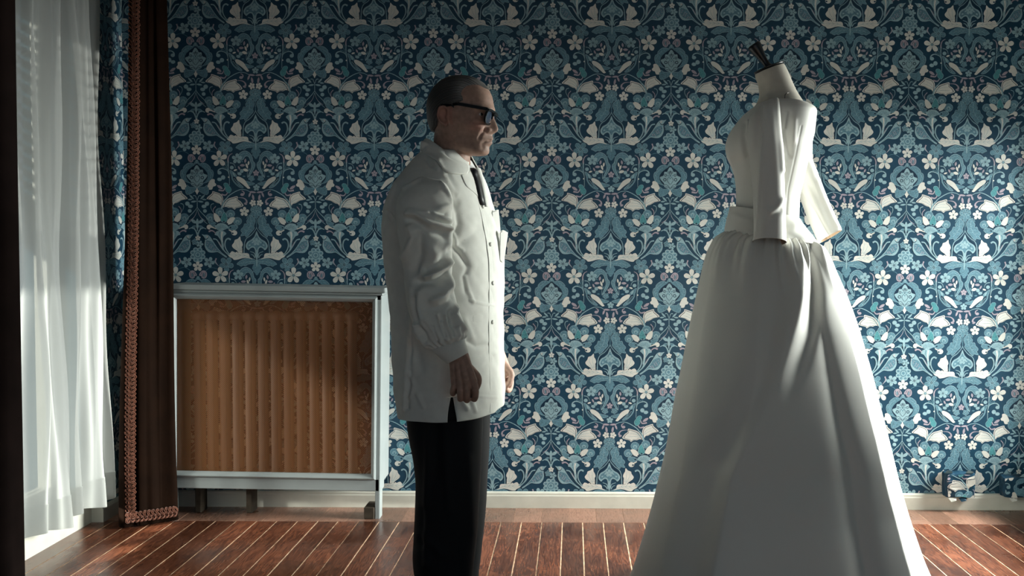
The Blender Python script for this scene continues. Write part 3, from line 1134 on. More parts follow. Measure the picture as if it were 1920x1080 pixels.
def wrapped_box(px0, px1, py0, py1, depth, label, seed, uc, vc):
    r = np.random.default_rng(seed)
    Y = -depth
    a, c = at(px0, py1, Y), at(px1, py0, Y)
    w, h = c.x - a.x, c.z - a.z
    root = thing('wrapped_socket', label, 'wall socket')
    bm = bmesh.new()
    add_box(bm, (a.x, -depth, a.z), (c.x, -0.001, c.z), 0.012, 2)
    bmesh.ops.subdivide_edges(bm, edges=bm.edges, cuts=3, use_grid_fill=True)
    for v in bm.verts:
        P = np.array(v.co)
        d = vnoise(P[None], 70, seed)[0] * 0.006 + vnoise(P[None], 160, seed + 1)[0] * 0.003
        if v.co.y < -0.004:
            v.co += Vector((d, d * 0.6, vnoise(P[None], 90, seed + 2)[0] * 0.005))
    bm_obj('wrapping', bm, M_PAPER[CBG], root, smooth=False)
    # printed motifs of the scrap, folded over the front
    mb = MB()
    x0, x1, z0, z1 = a.x + 0.004, c.x - 0.004, a.z + 0.004, c.z - 0.004
    for (P, tris, cc), l in SNAP:
        q = (P - np.array([uc, vc])) * U * 0.9
        X = (x0 + x1) / 2 + q[:, 0]
        Z = (z0 + z1) / 2 - q[:, 1]
        if X.min() > x1 or X.max() < x0 or Z.min() > z1 or Z.max() < z0:
            continue
        X = np.clip(X, x0, x1)
        Z = np.clip(Z, z0, z1)
        B = np.stack([X, np.full_like(X, -depth), Z], 1)
        d = vnoise(B, 70, seed) * 0.006 + vnoise(B, 160, seed + 1) * 0.003
        V = B + np.stack([d, d * 0.6 - 0.0012 - l * LSTEP, vnoise(B, 90, seed + 2) * 0.005], 1)
        mb.add(V, tris, cc)
    mb.build('printed_motif', M_PAPER, root, smooth=False)
    # torn flaps
    for k in range(4):
        fx = a.x + w * r.uniform(0.0, 1.0)
        zz = a.z if k % 2 else c.z
        s = -1 if k % 2 else 1
        V = [(fx - 0.02, -depth * 0.9, zz), (fx + 0.02, -depth * 0.8, zz - s * 0.004), (fx + 0.012, -depth * 1.12, zz + s * 0.010), (fx - 0.008, -depth * 1.05, zz + s * 0.016), (fx, -depth * 0.95, zz)]
        mesh_obj('paper_flap', V, [(0, 1, 4), (1, 2, 4), (2, 3, 4), (3, 0, 4)], M_PAPER[[CMID, CCREAM, CLIGHT, CBG][k]], root)
    rebase(root, ((a.x + c.x) / 2, -depth / 2, a.z))


wrapped_box(1774, 1830, 888, 934, 0.062, 'socket wrapped in crumpled wallpaper above the baseboard nearest the gown', 3, 470, 1130)
wrapped_box(1883, 1946, 895, 934, 0.066, 'socket wrapped in dark crumpled wallpaper cut off by the picture edge', 9, 850, 640)

# ------------------------------------------------------------------ curtains
M_VELVET = mat('brown_velvet', (0.0085, 0.0034, 0.0015), 0.8, 0.05, sheen=0.012, bump=(60, 0.3, 0.003), noise=(12, 0.25))
M_VELVET2 = mat('dark_brown_velvet', (0.007, 0.004, 0.0035), 0.9, 0.05, noise=(12, 0.25))
M_BRAID = mat('terracotta_braid', (0.135, 0.046, 0.025), 0.7, 0.3, sheen=0.2, var=0.15, noise=(90, 0.35))


def drape(name, path, zb, zt, m, amp=0.012, nz=60, seed=1, thick=0.006, flare=0.0, parent=None, cut=None):
    """cloth hanging from a plan path; folds soften towards the top"""
    P = catmull(path, 14)
    s = np.linspace(0, 1, len(P))
    zz = np.linspace(zb, zt, nz)
    G = np.zeros((nz, len(P), 3))
    c = P.mean(0)
    r = np.random.default_rng(seed)
    for i, z in enumerate(zz):
        t = (z - zb) / (zt - zb)
        k = 1 + flare * (1 - t)
        Q = c + (P - c) * k
        wob = amp * (0.5 + 0.5 * (1 - t)) * np.sin(s * 23 + 3 * t + seed) + amp * 0.5 * np.sin(s * 51 - 5 * t)
        T = np.gradient(Q, axis=0)
        T /= np.linalg.norm(T, axis=1, keepdims=True) + 1e-9
        Nn = np.stack([-T[:, 1], T[:, 0]], 1)
        Q = Q + Nn * wob[:, None]
        G[i, :, 0], G[i, :, 1], G[i, :, 2] = Q[:, 0], Q[:, 1], z
    o = mesh_obj(name, G.reshape(-1, 3), grid_faces(nz, len(P), False), m, parent, True)
    sm = o.modifiers.new('thickness', 'SOLIDIFY')
    sm.thickness = thick
    return o, G


VC = thing('velvet_curtain', 'brown velvet curtain edged with looped terracotta braid by the corner', 'curtain')
vp = [(-1.905, -0.250), (-1.906, -0.30), (-1.892, -0.352), (-1.868, -0.378), (-1.850, -0.366), (-1.835, -0.352), (-1.815, -0.348), (-1.795, -0.326), (-1.772, -0.318), (-1.755, -0.297), (-1.738, -0.292), (-1.715, -0.272), (-1.694, -0.255), (-1.705, -0.240), (-1.775, -0.237), (-1.80, -0.20), (-1.80, -0.14), (-1.84, -0.105), (-1.88, -0.13), (-1.885, -0.20)]
TOPK = 0.93
o, G = drape('cloth', vp, 0.006, 2.6, M_VELVET, 0.0055, 90, 2, 0.005, 0.0, VC)
# slimmer and slightly to the right towards the top
for v in o.data.vertices:
    t = v.co.z / 2.6
    v.co.x += 0.014 * t + (-1.765 - v.co.x) * 0.5 * t - 0.006 * math.sin(3 * v.co.z) * (1 - t)
rod = VC


def curtain_pt(j, z):
    P = G[np.clip(np.searchsorted(G[:, 0, 2], z), 0, len(G) - 1), j]
    t = z / 2.6
    xx = P[0] + 0.014 * t + (-1.765 - P[0]) * 0.5 * t - 0.006 * math.sin(3 * z) * (1 - t)
    return np.array([xx, P[1], z])


def loop(mbx, c, ax, ay, ra, rb, r, n=9):
    """one twisted loop of gimp"""
    a = np.linspace(0, 2 * PI, n, endpoint=False)
    c, ax, ay = map(np.asarray, (c, ax, ay))
    nn = np.cross(ax, ay)
    pts = [c + ax * ra * math.cos(t) + ay * rb * math.sin(t) + nn * 0.004 * math.sin(2 * t) for t in a]
    pts.append(pts[0])
    V, Fc = tube(pts, r, 5, False)
    mbx.add(V, Fc)


mb = MB()
jb = int(np.argmin(np.abs(G[0, :, 0] + 1.848) + np.abs(G[0, :, 1] + 0.358)))
z = 0.045
k = 0
while z < 2.45:
    p = curtain_pt(jb, z) + np.array([0.004, -0.012, 0])
    for s in (-1, 1):
        tilt = s * 0.6 + random.uniform(-0.15, 0.15)
        ax = np.array([math.cos(tilt), -0.12, math.sin(tilt)])
        ay = np.array([-math.sin(tilt), 0.0, math.cos(tilt)])
        sc = random.uniform(0.9, 1.1)
        loop(mb, p + np.array([s * 0.0095, -0.003 * (k % 2), s * 0.004]), ax, ay, 0.0135 * sc, 0.0085 * sc, 0.0024)
        loop(mb, p + np.array([s * 0.0095, -0.004, s * 0.004]), ax, ay, 0.0085 * sc, 0.0045 * sc, 0.0022)
    z += 0.0172
    k += 1
g = mb.build('side_braid', M_BRAID, VC)
tag(g, 'looped terracotta braid down the leading edge', kind='stuff')
mb = MB()
q0, q1 = np.array([-1.836, -0.352, 0.035]), np.array([-1.735, -0.165, 0.038])
bot = catmull([(-1.853, -0.366), (-1.82, -0.345), (-1.785, -0.322), (-1.75, -0.298), (-1.72, -0.273), (-1.694, -0.252)], 8)
L = np.concatenate([[0], np.cumsum(np.linalg.norm(np.diff(bot, axis=0), axis=1))])
s = 0
k = 0
while s < L[-1]:
    p = np.array([np.interp(s, L, bot[:, 0]), np.interp(s, L, bot[:, 1])])
    d = np.array([np.interp(s + 0.01, L, bot[:, 0]), np.interp(s + 0.01, L, bot[:, 1])]) - p
    d = np.array([d[0], d[1], 0])
    d /= np.linalg.norm(d) + 1e-9
    nn = np.array([d[1], -d[0], 0])
    for q in (-1, 1):
        tilt = q * 0.7 + 1.57 + random.uniform(-0.2, 0.2)
        ax = d * math.cos(tilt) + np.array([0, 0, 1.0]) * math.sin(tilt)
        ay = -d * math.sin(tilt) + np.array([0, 0, 1.0]) * math.cos(tilt)
        c = np.array([p[0], p[1], 0.048 + q * 0.009]) + nn * 0.016
        loop(mb, c, ax, ay, 0.0145, 0.0085, 0.0025)
        loop(mb, c + nn * 0.003, ax, ay, 0.009, 0.0045, 0.0023)
    s += 0.0165
    k += 1
g = mb.build('hem_braid', M_BRAID, VC)
tag(g, 'looped terracotta braid along the hem', kind='stuff')
rebase(VC, (-1.83, -0.25, 0.005))

# second velvet curtain at the picture's edge
VC2 = thing('velvet_curtain', 'dark velvet curtain on the near side of the sheer, cut by the picture edge', 'curtain')
drape('cloth', [(-1.90, -1.10), (-1.898, -1.145), (-1.880, -1.165), (-1.848, -1.165), (-1.853, -1.23), (-1.89, -1.27), (-1.853, -1.32), (-1.86, -1.38), (-1.895, -1.42), (-1.86, -1.50), (-1.87, -1.6), (-1.895, -1.7)], 0.01, 2.6, M_VELVET2, 0.004, 40, 5, 0.006, 0.0, VC2)
rebase(VC2, (-1.89, -1.4, 0.01))
# brass tieback knob beside it
KN = thing('tieback_knob', 'small brass tieback knob on the dark curtain at the picture edge', 'curtain knob')
M_BRASS = mat('dull_brass', (0.42, 0.24, 0.12), 0.4, 0.5, metal=0.8)
kp = at(-2, 843, -1.20)
V, Fc = tube([kp + Vector((-0.35, 0.0, 0)), kp + Vector((-0.01, 0, 0))], 0.006, 10)
mesh_obj('stem', V, Fc, M_BRASS, KN, True)
V, Fc = tube([kp + Vector((-0.012, 0, 0)), kp + Vector((-0.008, 0, 0)), kp + Vector((0.002, 0, 0)), kp + Vector((0.007, 0, 0)), kp + Vector((0.009, 0, 0))], [0.006, 0.011, 0.013, 0.010, 0.004], 12)
mesh_obj('knob', V, Fc, M_BRASS, KN, True)
rebase(KN, tuple(kp))

# sheer curtain
M_SHEER = bpy.data.materials.new('white_voile')
M_SHEER.use_nodes = True
nt = M_SHEER.node_tree
N, L_ = nt.nodes, nt.links
N.remove(N['Principled BSDF'])
df = N.new('ShaderNodeBsdfDiffuse')
df.inputs[0].default_value = (0.40, 0.41, 0.40, 1)
tr = N.new('ShaderNodeBsdfTranslucent')
tr.inputs[0].default_value = (0.74, 0.75, 0.72, 1)
tp = N.new('ShaderNodeBsdfTransparent')
m1 = N.new('ShaderNodeMixShader')
m1.inputs[0].default_value = 0.42
m2 = N.new('ShaderNodeMixShader')
m2.inputs[0].default_value = 0.18
L_.new(df.outputs[0], m1.inputs[1])
L_.new(tr.outputs[0], m1.inputs[2])
L_.new(m1.outputs[0], m2.inputs[1])
L_.new(tp.outputs[0], m2.inputs[2])
wv = N.new('ShaderNodeTexNoise')
wv.inputs['Scale'].default_value = 500
tc = N.new('ShaderNodeTexCoord')
L_.new(tc.outputs['Object'], wv.inputs['Vector'])
bp = N.new('ShaderNodeBump')
bp.inputs['Strength'].default_value = 0.15
bp.inputs['Distance'].default_value = 0.001
L_.new(wv.outputs['Fac'], bp.inputs['Height'])
L_.new(bp.outputs[0], df.inputs['Normal'])
L_.new(m2.outputs[0], N['Material Output'].inputs[0])
SHC = thing('sheer_curtain', 'white voile curtain hanging in loose folds in front of the left window', 'curtain')
sp = [(-1.985, -0.305), (-1.952, -0.325), (-1.962, -0.36), (-1.985, -0.385), (-1.935, -0.42), (-1.945, -0.50), (-1.958, -0.56), (-1.936, -0.60), (-1.952, -0.625), (-1.990, -0.66), (-1.930, -0.71), (-1.945, -0.78), (-1.960, -0.83), (-1.934, -0.875), (-1.992, -0.93), (-1.965, -0.98), (-1.99, -1.05), (-1.96, -1.14), (-1.985, -1.22), (-1.955, -1.32), (-1.985, -1.42), (-1.96, -1.52)]
HEM = 0.118


def sheer_part(name, z0, z1, off, nz, m):
    P = catmull(sp, 24)
    s = np.linspace(0, 1, len(P))
    zz = np.linspace(z0, z1, nz)
    G = np.zeros((nz, len(P), 3))
    for i, z in enumerate(zz):
        t = z / 2.6
        sq = 0.55 + 0.45 * (1 - t) + 0.1 * np.sin(s * 17 + 4 * t)
        ym = -0.24 + (P[:, 1] + 0.24) * (1 - 0.05 * t)
        ym = ym + 0.012 * (1 - t) * np.exp(-((P[:, 1] + 0.25) / 0.12) ** 2)
        X = -1.985 + (P[:, 0] + 1.985) * sq * 1.25 + 0.006 * np.sin(P[:, 1] * 40 + 7 * z) + off
        G[i, :, 0] = X + 0.012 * np.sin(P[:, 1] * 14 + 2.2 * z) + 0.005 * np.sin(P[:, 1] * 92 + 1.5 * np.sin(P[:, 1] * 17 + z) + 0.8 * z)
        G[i, :, 1] = ym + 0.010 * np.sin(z * 4 + P[:, 1] * 9)
        G[i, :, 2] = z + 0.010 * np.sin(P[:, 1] * 21 + 1) * (1 if z0 < 0.3 and i == 0 else 0)
    return mesh_obj(name, G.reshape(-1, 3), grid_faces(nz, len(P), False), m, SHC, True)


sheer_part('voile', HEM, 2.6, 0.0, 70, M_SHEER)
sheer_part('hem_fold', HEM, HEM + 0.115, 0.0025, 6, M_SHEER)
rebase(SHC, (-1.96, -0.9, HEM))
# rod that carries the three curtains (above the picture)
ROD = thing('curtain_rod', 'dark wooden curtain rod along the left wall above the curtains', 'curtain rod')
V, Fc = tube([(-1.93, -1.9, 2.615), (-1.93, -0.06, 2.615)], 0.015, 14)
mesh_obj('pole', V, Fc, M_DARKWOOD, ROD, True)
for y in (-1.8, -0.1):
    boxes('bracket', [((XL + 0.001, y - 0.01, 2.60), (-1.92, y + 0.01, 2.625))], M_DARKWOOD, ROD)
rebase(ROD, (-1.93, -1.0, 2.615))

# ------------------------------------------------------------------ dress form and gown
YD = -1.30
M_SATIN = mat('ivory_satin', (0.78, 0.77, 0.72), 0.50, 0.35, sheen=0.15, bump=(900, 0.06, 0.0006))
M_CANVAS = mat('form_canvas', (0.62, 0.58, 0.50), 0.85, 0.2, bump=(700, 0.25, 0.0008), noise=(30, 0.06))
M_BLACK = mat('black_lacquer', (0.006, 0.007, 0.009), 0.32, 0.5)
M_TAN = mat('tan_lining', (0.60, 0.44, 0.31), 0.7, 0.2, noise=(20, 0.12))
M_STEEL = mat('pin_steel', (0.06, 0.05, 0.045), 0.4, 0.5, metal=0.6)
NR = 72


def rings(data, n=NR, Y=YD, sub=6):
    """data rows: (xl, yl, xr, yr, b, dY, lift, n_exp): tilted rings from silhouette points"""
    D = np.array(data, float)
    s = np.arange(len(D))
    t = np.linspace(0, len(D) - 1, (len(D) - 1) * sub + 1)
    D = np.stack([herm(t, s, D[:, k]) for k in range(D.shape[1])], 1)
    a = np.linspace(0, 2 * PI, n, endpoint=False)
    G = np.zeros((len(D), n, 3))
    for i, (xl, yl, xr, yr, b, dY, lift, ne) in enumerate(D):
        L, R = np.array(at(xl, yl, Y + dY)), np.array(at(xr, yr, Y + dY))
        c, h = (L + R) / 2, (R - L) / 2
        ca, sa = np.cos(a), np.sin(a)
        ca2 = np.sign(ca) * np.abs(ca) ** (2 / ne)
        sa2 = np.sign(sa) * np.abs(sa) ** (2 / ne)
        G[i] = c + ca2[:, None] * h + sa2[:, None] * np.array([0, b, 0])
        G[i, :, 2] += lift * np.abs(sa) ** 1.5
    return G


def displaced(G, L, amp=1.0, front_only=True):
    """push the camera-facing side along its normals by folds traced in the photograph"""
    n = grid_normals(G)
    cen = G.mean(1, keepdims=True)
    sgn = np.sign(((G - cen) * n).sum(2).mean())
    n = n * sgn
    x, y = proj(G)
    w = np.clip(-n[..., 1] * 1.6 + 0.25, 0, 1) if front_only else 1.0
    return G + n * (folds(x, y, L) * amp * w)[..., None]


def grid_obj(name, G, m, parent, cap0=False, cap1=False, smooth=True, closed=True):
    nr, nc = G.shape[:2]
    Fc = grid_faces(nr, nc, closed)
    if cap0:
        Fc.append(tuple(range(nc))[::-1])
    if cap1:
        Fc.append(tuple(range((nr - 1) * nc, nr * nc)))
    o = mesh_obj(name, G.reshape(-1, 3), Fc, m, parent, smooth)
    bm = bmesh.new()
    bm.from_mesh(o.data)
    bmesh.ops.recalc_face_normals(bm, faces=bm.faces)
    bm.to_mesh(o.data)
    bm.free()
    return o


# --- the form
DF = thing('dress_form', 'canvas dress form with black neck cap and turned handle inside the white gown', 'dress form')
neck = [(1398, 262, 1500, 262, .090, 0, 0, 2), (1392, 235, 1512, 232, .100, 0, 0, 2), (1408, 208, 1514, 209, .095, 0, .006, 2), (1420, 192, 1506, 194, .078, 0, .008, 2), (1424, 178, 1494, 173, .060, 0, .002, 2),
        (1422, 160, 1484, 151, .052, 0, 0, 2), (1417, 146, 1475, 130, .049, 0, 0, 2), (1416, 140, 1469.5, 120, .047, 0, 0, 2)]
tors = [(1392, 400, 1487, 405, .085, 0, 0, 2), (1386, 345, 1493, 350, .09, 0, 0, 2), (1378, 300, 1502, 300, .105, 0, 0, 2), (1380, 275, 1506, 270, .11, 0, 0, 2)]
grid_obj('torso', rings([(1375, 470, 1510, 475, .12, 0, 0, 2)] + tors + neck), M_CANVAS, DF, True, True)
capd = [(1416, 138.6, 1469, 118.2, .0475, 0, 0, 2), (1414.5, 137.5, 1469.5, 116.5, .049, 0, 0, 2), (1414.5, 136, 1469, 115.2, .049, 0, 0, 2), (1418, 134, 1465, 116.2, .043, 0, 0, 2)]
grid_obj('neck_cap', rings(capd, sub=2), M_BLACK, DF, True, True)
A, B = np.array(at(1441, 126, YD)), np.array(at(1413, 84, YD))
ax = [(-0.05, 9), (0.0, 8.6), (0.12, 6.4), (0.25, 6.2), (0.5, 8.2), (0.75, 11), (0.92, 12.9), (0.98, 12.6), (1.02, 10.5), (1.03, 3)]
V, Fc = tube([A + (B - A) * t for t, _ in ax], [r / 590 for _, r in ax], 24)
mesh_obj('handle', V, Fc, M_BLACK, DF, True)
zb = at(1450, 470, YD).z
cx = at(1445, 470, YD).x
V, Fc = tube([(cx, YD, 0.05), (cx, YD, zb + 0.05)], 0.018, 14)
mesh_obj('pole', V, Fc, M_STEEL, DF, True)
for k in range(3):
    a = k * 2.094 + 0.4
    V, Fc = tube([(cx, YD, 0.20), (cx + 0.13 * math.cos(a), YD + 0.13 * math.sin(a), 0.12), (cx + 0.24 * math.cos(a), YD + 0.24 * math.sin(a), 0.012)], [0.014, 0.014, 0.011], 8)
    mesh_obj('leg', V, Fc, M_BLACK, DF, True)
rebase(DF, (cx, YD, 0.0))

# --- the gown
GW = thing('gown', 'ivory satin gown with elbow sleeves and full gathered skirt on the dress form', 'gown')
bod = [(1381, 392, 1497, 412, .098, 0, 0, 2.1), (1381, 365, 1498, 375, .099, 0, 0, 2.1), (1379, 338, 1504, 345, .106, 0, 0, 2.1), (1373, 315, 1510, 318, .116, 0, 0, 2.1), (1363, 292, 1517, 290, .127, 0, 0, 2.1),
       (1361, 275, 1521, 268, .134, 0, 0, 2.1), (1366, 255, 1525, 248, .137, 0, 0, 2.2), (1377, 237, 1526.5, 230, .136, 0, 0.004, 2.3), (1396, 214, 1528, 214, .132, 0, .006, 2.3), (1410, 203, 1527, 209.5, .122, 0, .010, 2.3),
       (1417, 198, 1521, 206.5, .110, 0, .013, 2.2)]
Gb = rings(bod, 260, sub=22)
FB = [([(1403, 228), (1402, 255), (1409, 300)], .006, 3.0), ([(1396, 232), (1394, 255), (1402, 292)], -.006, 6),
      ([(1503, 236), (1490, 300), (1478, 355), (1474, 410)], -.0014, 1.2), ([(1523, 236), (1515, 284), (1504, 322), (1494, 365), (1492, 405)], -.0016, 1.2),
      ([(1366, 300), (1384, 304), (1400, 300)], -.004, 9), ([(1478, 215), (1474, 250), (1480, 290)], -.004, 6), ([(1490, 225), (1488, 265)], .003, 5),
      ([(1476, 212), (1471, 240)], .004, 3)]
grid_obj('bodice', displaced(Gb, FB), M_SATIN, GW).modifiers.new('thickness', 'SOLIDIFY').thickness = 0.003
wb = [(1369, 387, 1499, 411, .104, 0, 0, 2.1), (1367, 396, 1503, 418, .108, 0, 0, 2.1), (1362, 415, 1514, 432, .116, 0, 0, 2.1), (1359, 432, 1528, 450, .126, 0, 0, 2.1), (1361, 440, 1534, 459, .128, 0, 0, 2.1)]
Gw = displaced(rings(wb, 120, sub=8), [([(1370, 402), (1410, 412), (1450, 420)], .0015, 5), ([(1490, 425), (1470, 450)], .003, 8), ([(1500, 450), (1478, 440)], -.003, 5)])
o = grid_obj('waistband', Gw, M_SATIN, GW)
o.modifiers.new('thickness', 'SOLIDIFY').thickness = 0.003


def sleeve(data, folds_, name):
    Gs = displaced(rings(data, 160, sub=16), folds_, front_only=False)
    al = np.linspace(0, 2 * PI, 160, endpoint=False)
    k_ = np.linspace(1, 0, len(Gs))[:, None] ** 8
    Gs[..., 2] -= 0.0115 * np.sin(al)[None, :] * k_
    o = grid_obj(name, Gs, M_SATIN, GW)
    # tan lining inside
    c = Gs.mean(1, keepdims=True)
    n = len(Gs)
    Gi = (c + (Gs - c) * 0.975)[: n // 2]
    li = grid_obj('lining', Gi, M_TAN, o)
    return o


sl = [(1411, 452, 1474, 455.5, .050, -.165, 0, 2.2), (1411.5, 425, 1473, 428, .050, -.163, 0, 2.2), (1411, 395, 1472, 398, .051, -.162, 0, 2.2), (1409, 340, 1470, 338, .053, -.16, 0, 2.2), (1405, 290, 1467, 290, .053, -.157, 0, 2.2),
      (1402, 250, 1462, 250, .052, -.15, 0, 2.2), (1406, 222, 1460, 222, .048, -.138, 0, 2.2), (1420, 202, 1459, 200, .040, -.118, 0, 2.2), (1436, 190, 1457, 188, .025, -.098, 0, 2.2), (1444, 186, 1455, 185, .008, -.09, 0, 2.2)]
SF = [([(1432, 198), (1429, 240), (1424, 340), (1417, 448)], .004, 3.0), ([(1424, 205), (1419, 260), (1412, 380), (1411, 440)], -.004, 7),
      ([(1457, 186), (1459, 210), (1464, 262), (1468, 320)], .005, 4), ([(1444, 398), (1458, 388), (1468, 376)], .005, 5), ([(1446, 408), (1464, 396)], -.004, 5),
      ([(1440, 215), (1441, 300), (1444, 380)], -.003, 10)]
sleeve(sl, SF, 'sleeve')
# tilt the mouth of the near sleeve so that its lining shows
sr = [(1535, 454.5, 1577, 433, .048, .16, 0, 2.2), (1527, 436, 1571, 419, .048, .16, 0, 2.2), (1516, 412, 1562, 400, .049, .158, 0, 2.2), (1500, 366, 1547, 366, .05, .155, 0, 2.2), (1491, 330, 1533, 326, .05, .15, 0, 2.2),
      (1482, 295, 1522, 292, .048, .145, 0, 2.2), (1474, 250, 1523, 240, .045, .135, 0, 2.2), (1478, 215, 1516, 213, .032, .115, 0, 2.2), (1480, 200, 1505, 202, .012, .098, 0, 2.2)]
sleeve(sr, [([(1503, 357), (1530, 400), (1553, 446)], .002, 2.0), ([(1510, 335), (1545, 390), (1566, 436)], -.003, 6), ([(1534, 340), (1572, 428)], .003, 5)], 'sleeve')

# skirt
yl = [434, 445, 458, 470, 485, 500, 550, 600, 650, 700, 750, 800, 850, 900, 950, 1000, 1040, 1080, 1120, 1158]
xl = [1358, 1341, 1333, 1327, 1322, 1318, 1307, 1296, 1286, 1276, 1265.5, 1257, 1248, 1236, 1224, 1210, 1198, 1185, 1170, 1156]
yr = [458, 463, 470, 478, 490, 503, 550, 600, 650, 700, 750, 800, 850, 900, 950, 1000, 1040, 1080, 1120, 1158]
xr_ = [1535, 1543, 1549, 1553, 1559, 1564, 1584, 1602, 1617, 1631, 1643, 1656, 1668, 1680, 1694, 1710, 1724, 1741, 1757, 1771]
NT, NA = 190, 520
s0 = np.linspace(0, 1, len(yl))
tt = np.linspace(0, 1, NT)
XLs, YLs, XRs, YRs = (herm(tt, s0, q) for q in (xl, yl, xr_, yr))
a = np.linspace(0, 2 * PI, NA, endpoint=False)
ca, sa = np.cos(a), np.sin(a)
G = np.zeros((NT, NA, 3))
for i in range(NT):
    L, R = np.array(at(XLs[i], YLs[i], YD)), np.array(at(XRs[i], YRs[i], YD))
    c, h = (L + R) / 2, (R - L) / 2
    r = np.linalg.norm(h)
    tz = (YLs[i] - 434) / (1158 - 434)
    G[i] = c + ca[:, None] * h + sa[:, None] * np.array([0, r * (0.78 + 0.08 * min(1, tz * 4)), 0])
NS = grid_normals(G)
if (NS[60, :, :2] * np.stack([ca, sa], 1)).sum() < 0:
    NS = -NS
tz = ((YLs - 434) / (1158 - 434))[:, None]
u = ca[None, :] * np.ones((NT, 1))
front = np.clip(-sa * 3, 0, 1)[None, :]


def ridge(path, amp, wl, wr, sharp=1.0):
    """fold at u(t): path [(t, u)], amp [(t, metres)]"""
    uc = np.interp(tz, [p[0] for p in path], [p[1] for p in path])
    A_ = np.interp(tz, [p[0] for p in amp], [p[1] for p in amp])
    d = u - uc
    w = np.where(d < 0, wl, wr)
    return A_ * np.exp(-np.abs(d / w) ** sharp) * front


H = np.zeros((NT, NA))
# crease where the lit side panel begins
# pleat that catches the light below the sleeve: crest on the left, sharp valley on its right
H += ridge([(0, .36), (.08, .33), (.17, .20), (.25, .05), (.33, -.08), (.40, -.16)], [(0, .006), (.04, .020), (.12, .030), (.22, .026), (.32, .012), (.42, 0)], .16, .16, 1.6)
H += ridge([(0, .66), (.05, .60), (.14, .50), (.24, .32), (.33, .12), (.40, -.02)], [(0, -.006), (.05, -.022), (.14, -.030), (.24, -.022), (.34, -.008), (.42, 0)], .17, .05, 1.4)
H += ridge([(0, .50), (.05, .47), (.10, .43), (.16, .38)], [(0, .004), (.05, .014), (.10, .010), (.17, 0)], .05, .05, 1.6)
# long diagonal pleat of the middle
H += ridge([(0, .10), (.2, .02), (.36, -.14), (.47, -.33), (.58, -.51), (.73, -.565), (1, -.60)], [(0, 0), (.15, .003), (.3, .008), (.5, .012), (.7, .015), (1, .020)], .10, .34, 1.3)
H += ridge([(0, 0), (.36, -.30), (.58, -.66), (1, -.74)], [(0, 0), (.3, -.006), (.6, -.016), (1, -.022)], .14, .10, 2)
# valley right of the middle, soft left folds
H += ridge([(0, .40), (.35, .43), (.58, .495), (1, .46)], [(0, 0), (.2, -.006), (.5, -.011), (1, -.015)], .09, .06, 1.5)
H += ridge([(0, -.3), (.1, -.32), (.4, -.5), (.6, -.75)], [(0, .004), (.1, .006), (.3, .006), (.5, 0)], .2, .2, 2)
H += ridge([(0, -.86), (.5, -.84), (1, -.86)], [(0, .004), (.2, .012), (.5, .014), (1, .02)], .14, .22, 1.6)
# gathers under the waistband
g1 = np.sin(a[None, :] * 34 + 1.3 * np.sin(a[None, :] * 5)) * 0.0032 + np.sin(a[None, :] * 57 + 2) * 0.0012
H += g1 * np.exp(-((tz - 0.02) / 0.055) ** 2)
for uu, aa, ww in ((-.78, .010, .08), (-.45, .012, .09), (-.12, .008, .05), (.02, .010, .05), (.2, .012, .05), (.75, .012, .06)):
    H += ridge([(0, uu), (.12, uu * 1.02 - .02)], [(0, .003), (.025, aa), (.09, aa * .6), (.17, 0)], ww, ww, 1.6)
# the back of the skirt
back = np.clip(sa * 3, 0, 1)[None, :]
H += back * (0.004 + 0.03 * tz) * np.sin(a[None, :] * 11)
# hold the outline
H *= np.clip((1 - np.abs(u)) / 0.13, 0.0, 1)
# the front of the skirt hangs as one flat panel between the long pleat and a sharp crease on the right
uc_ = np.interp(tz, [0, .08, .2, .4, .7, 1], [.66, .72, .735, .745, .775, .745])
ul_ = np.interp(tz, [0, .36, .6, 1], [-.30, -.36, -.52, -.60])
bl_ = np.interp(tz, [0, .08, .2, .35, .6, 1], [0, .15, .38, .68, .86, .92])
rad = (G[:, 0, 0] - G[:, NA // 2, 0])[:, None] / 2
dep = np.abs(G[:, NA // 4 * 3, 1] - YD)[:, None]
yb = lambda v: -dep * np.sqrt(np.clip(1 - v * v, 0, 1))
k_ = np.clip((u - ul_) / (uc_ - ul_), 0, 1)
chord = yb(ul_) * (1 - k_) + yb(uc_) * k_
sag = np.where((u > ul_) & (u < uc_) & (sa[None, :] < 0), np.clip(chord - yb(u), 0, 1) * bl_, 0)
G[..., 1] += sag
G = G + NS * H[..., None]
sk = grid_obj('skirt', G, M_SATIN, GW)
# fold the top of the skirt in under the waistband
for p, q in (((1475, 177), 0), ((1490, 197), 1)):
    c = np.array(at(p[0], p[1], YD - 0.098))
    V, Fc = tube([c + np.array([0.008, 0.004, 0.006]), c + np.array([0.0, -0.004, 0.004]), c + np.array([-0.006, -0.006, -0.002]), c + np.array([-0.003, 0.012, -0.010])], 0.0014, 6)
    mesh_obj('pin', V, Fc, M_STEEL, GW, True)
rebase(GW, (cx, YD, 0.0))

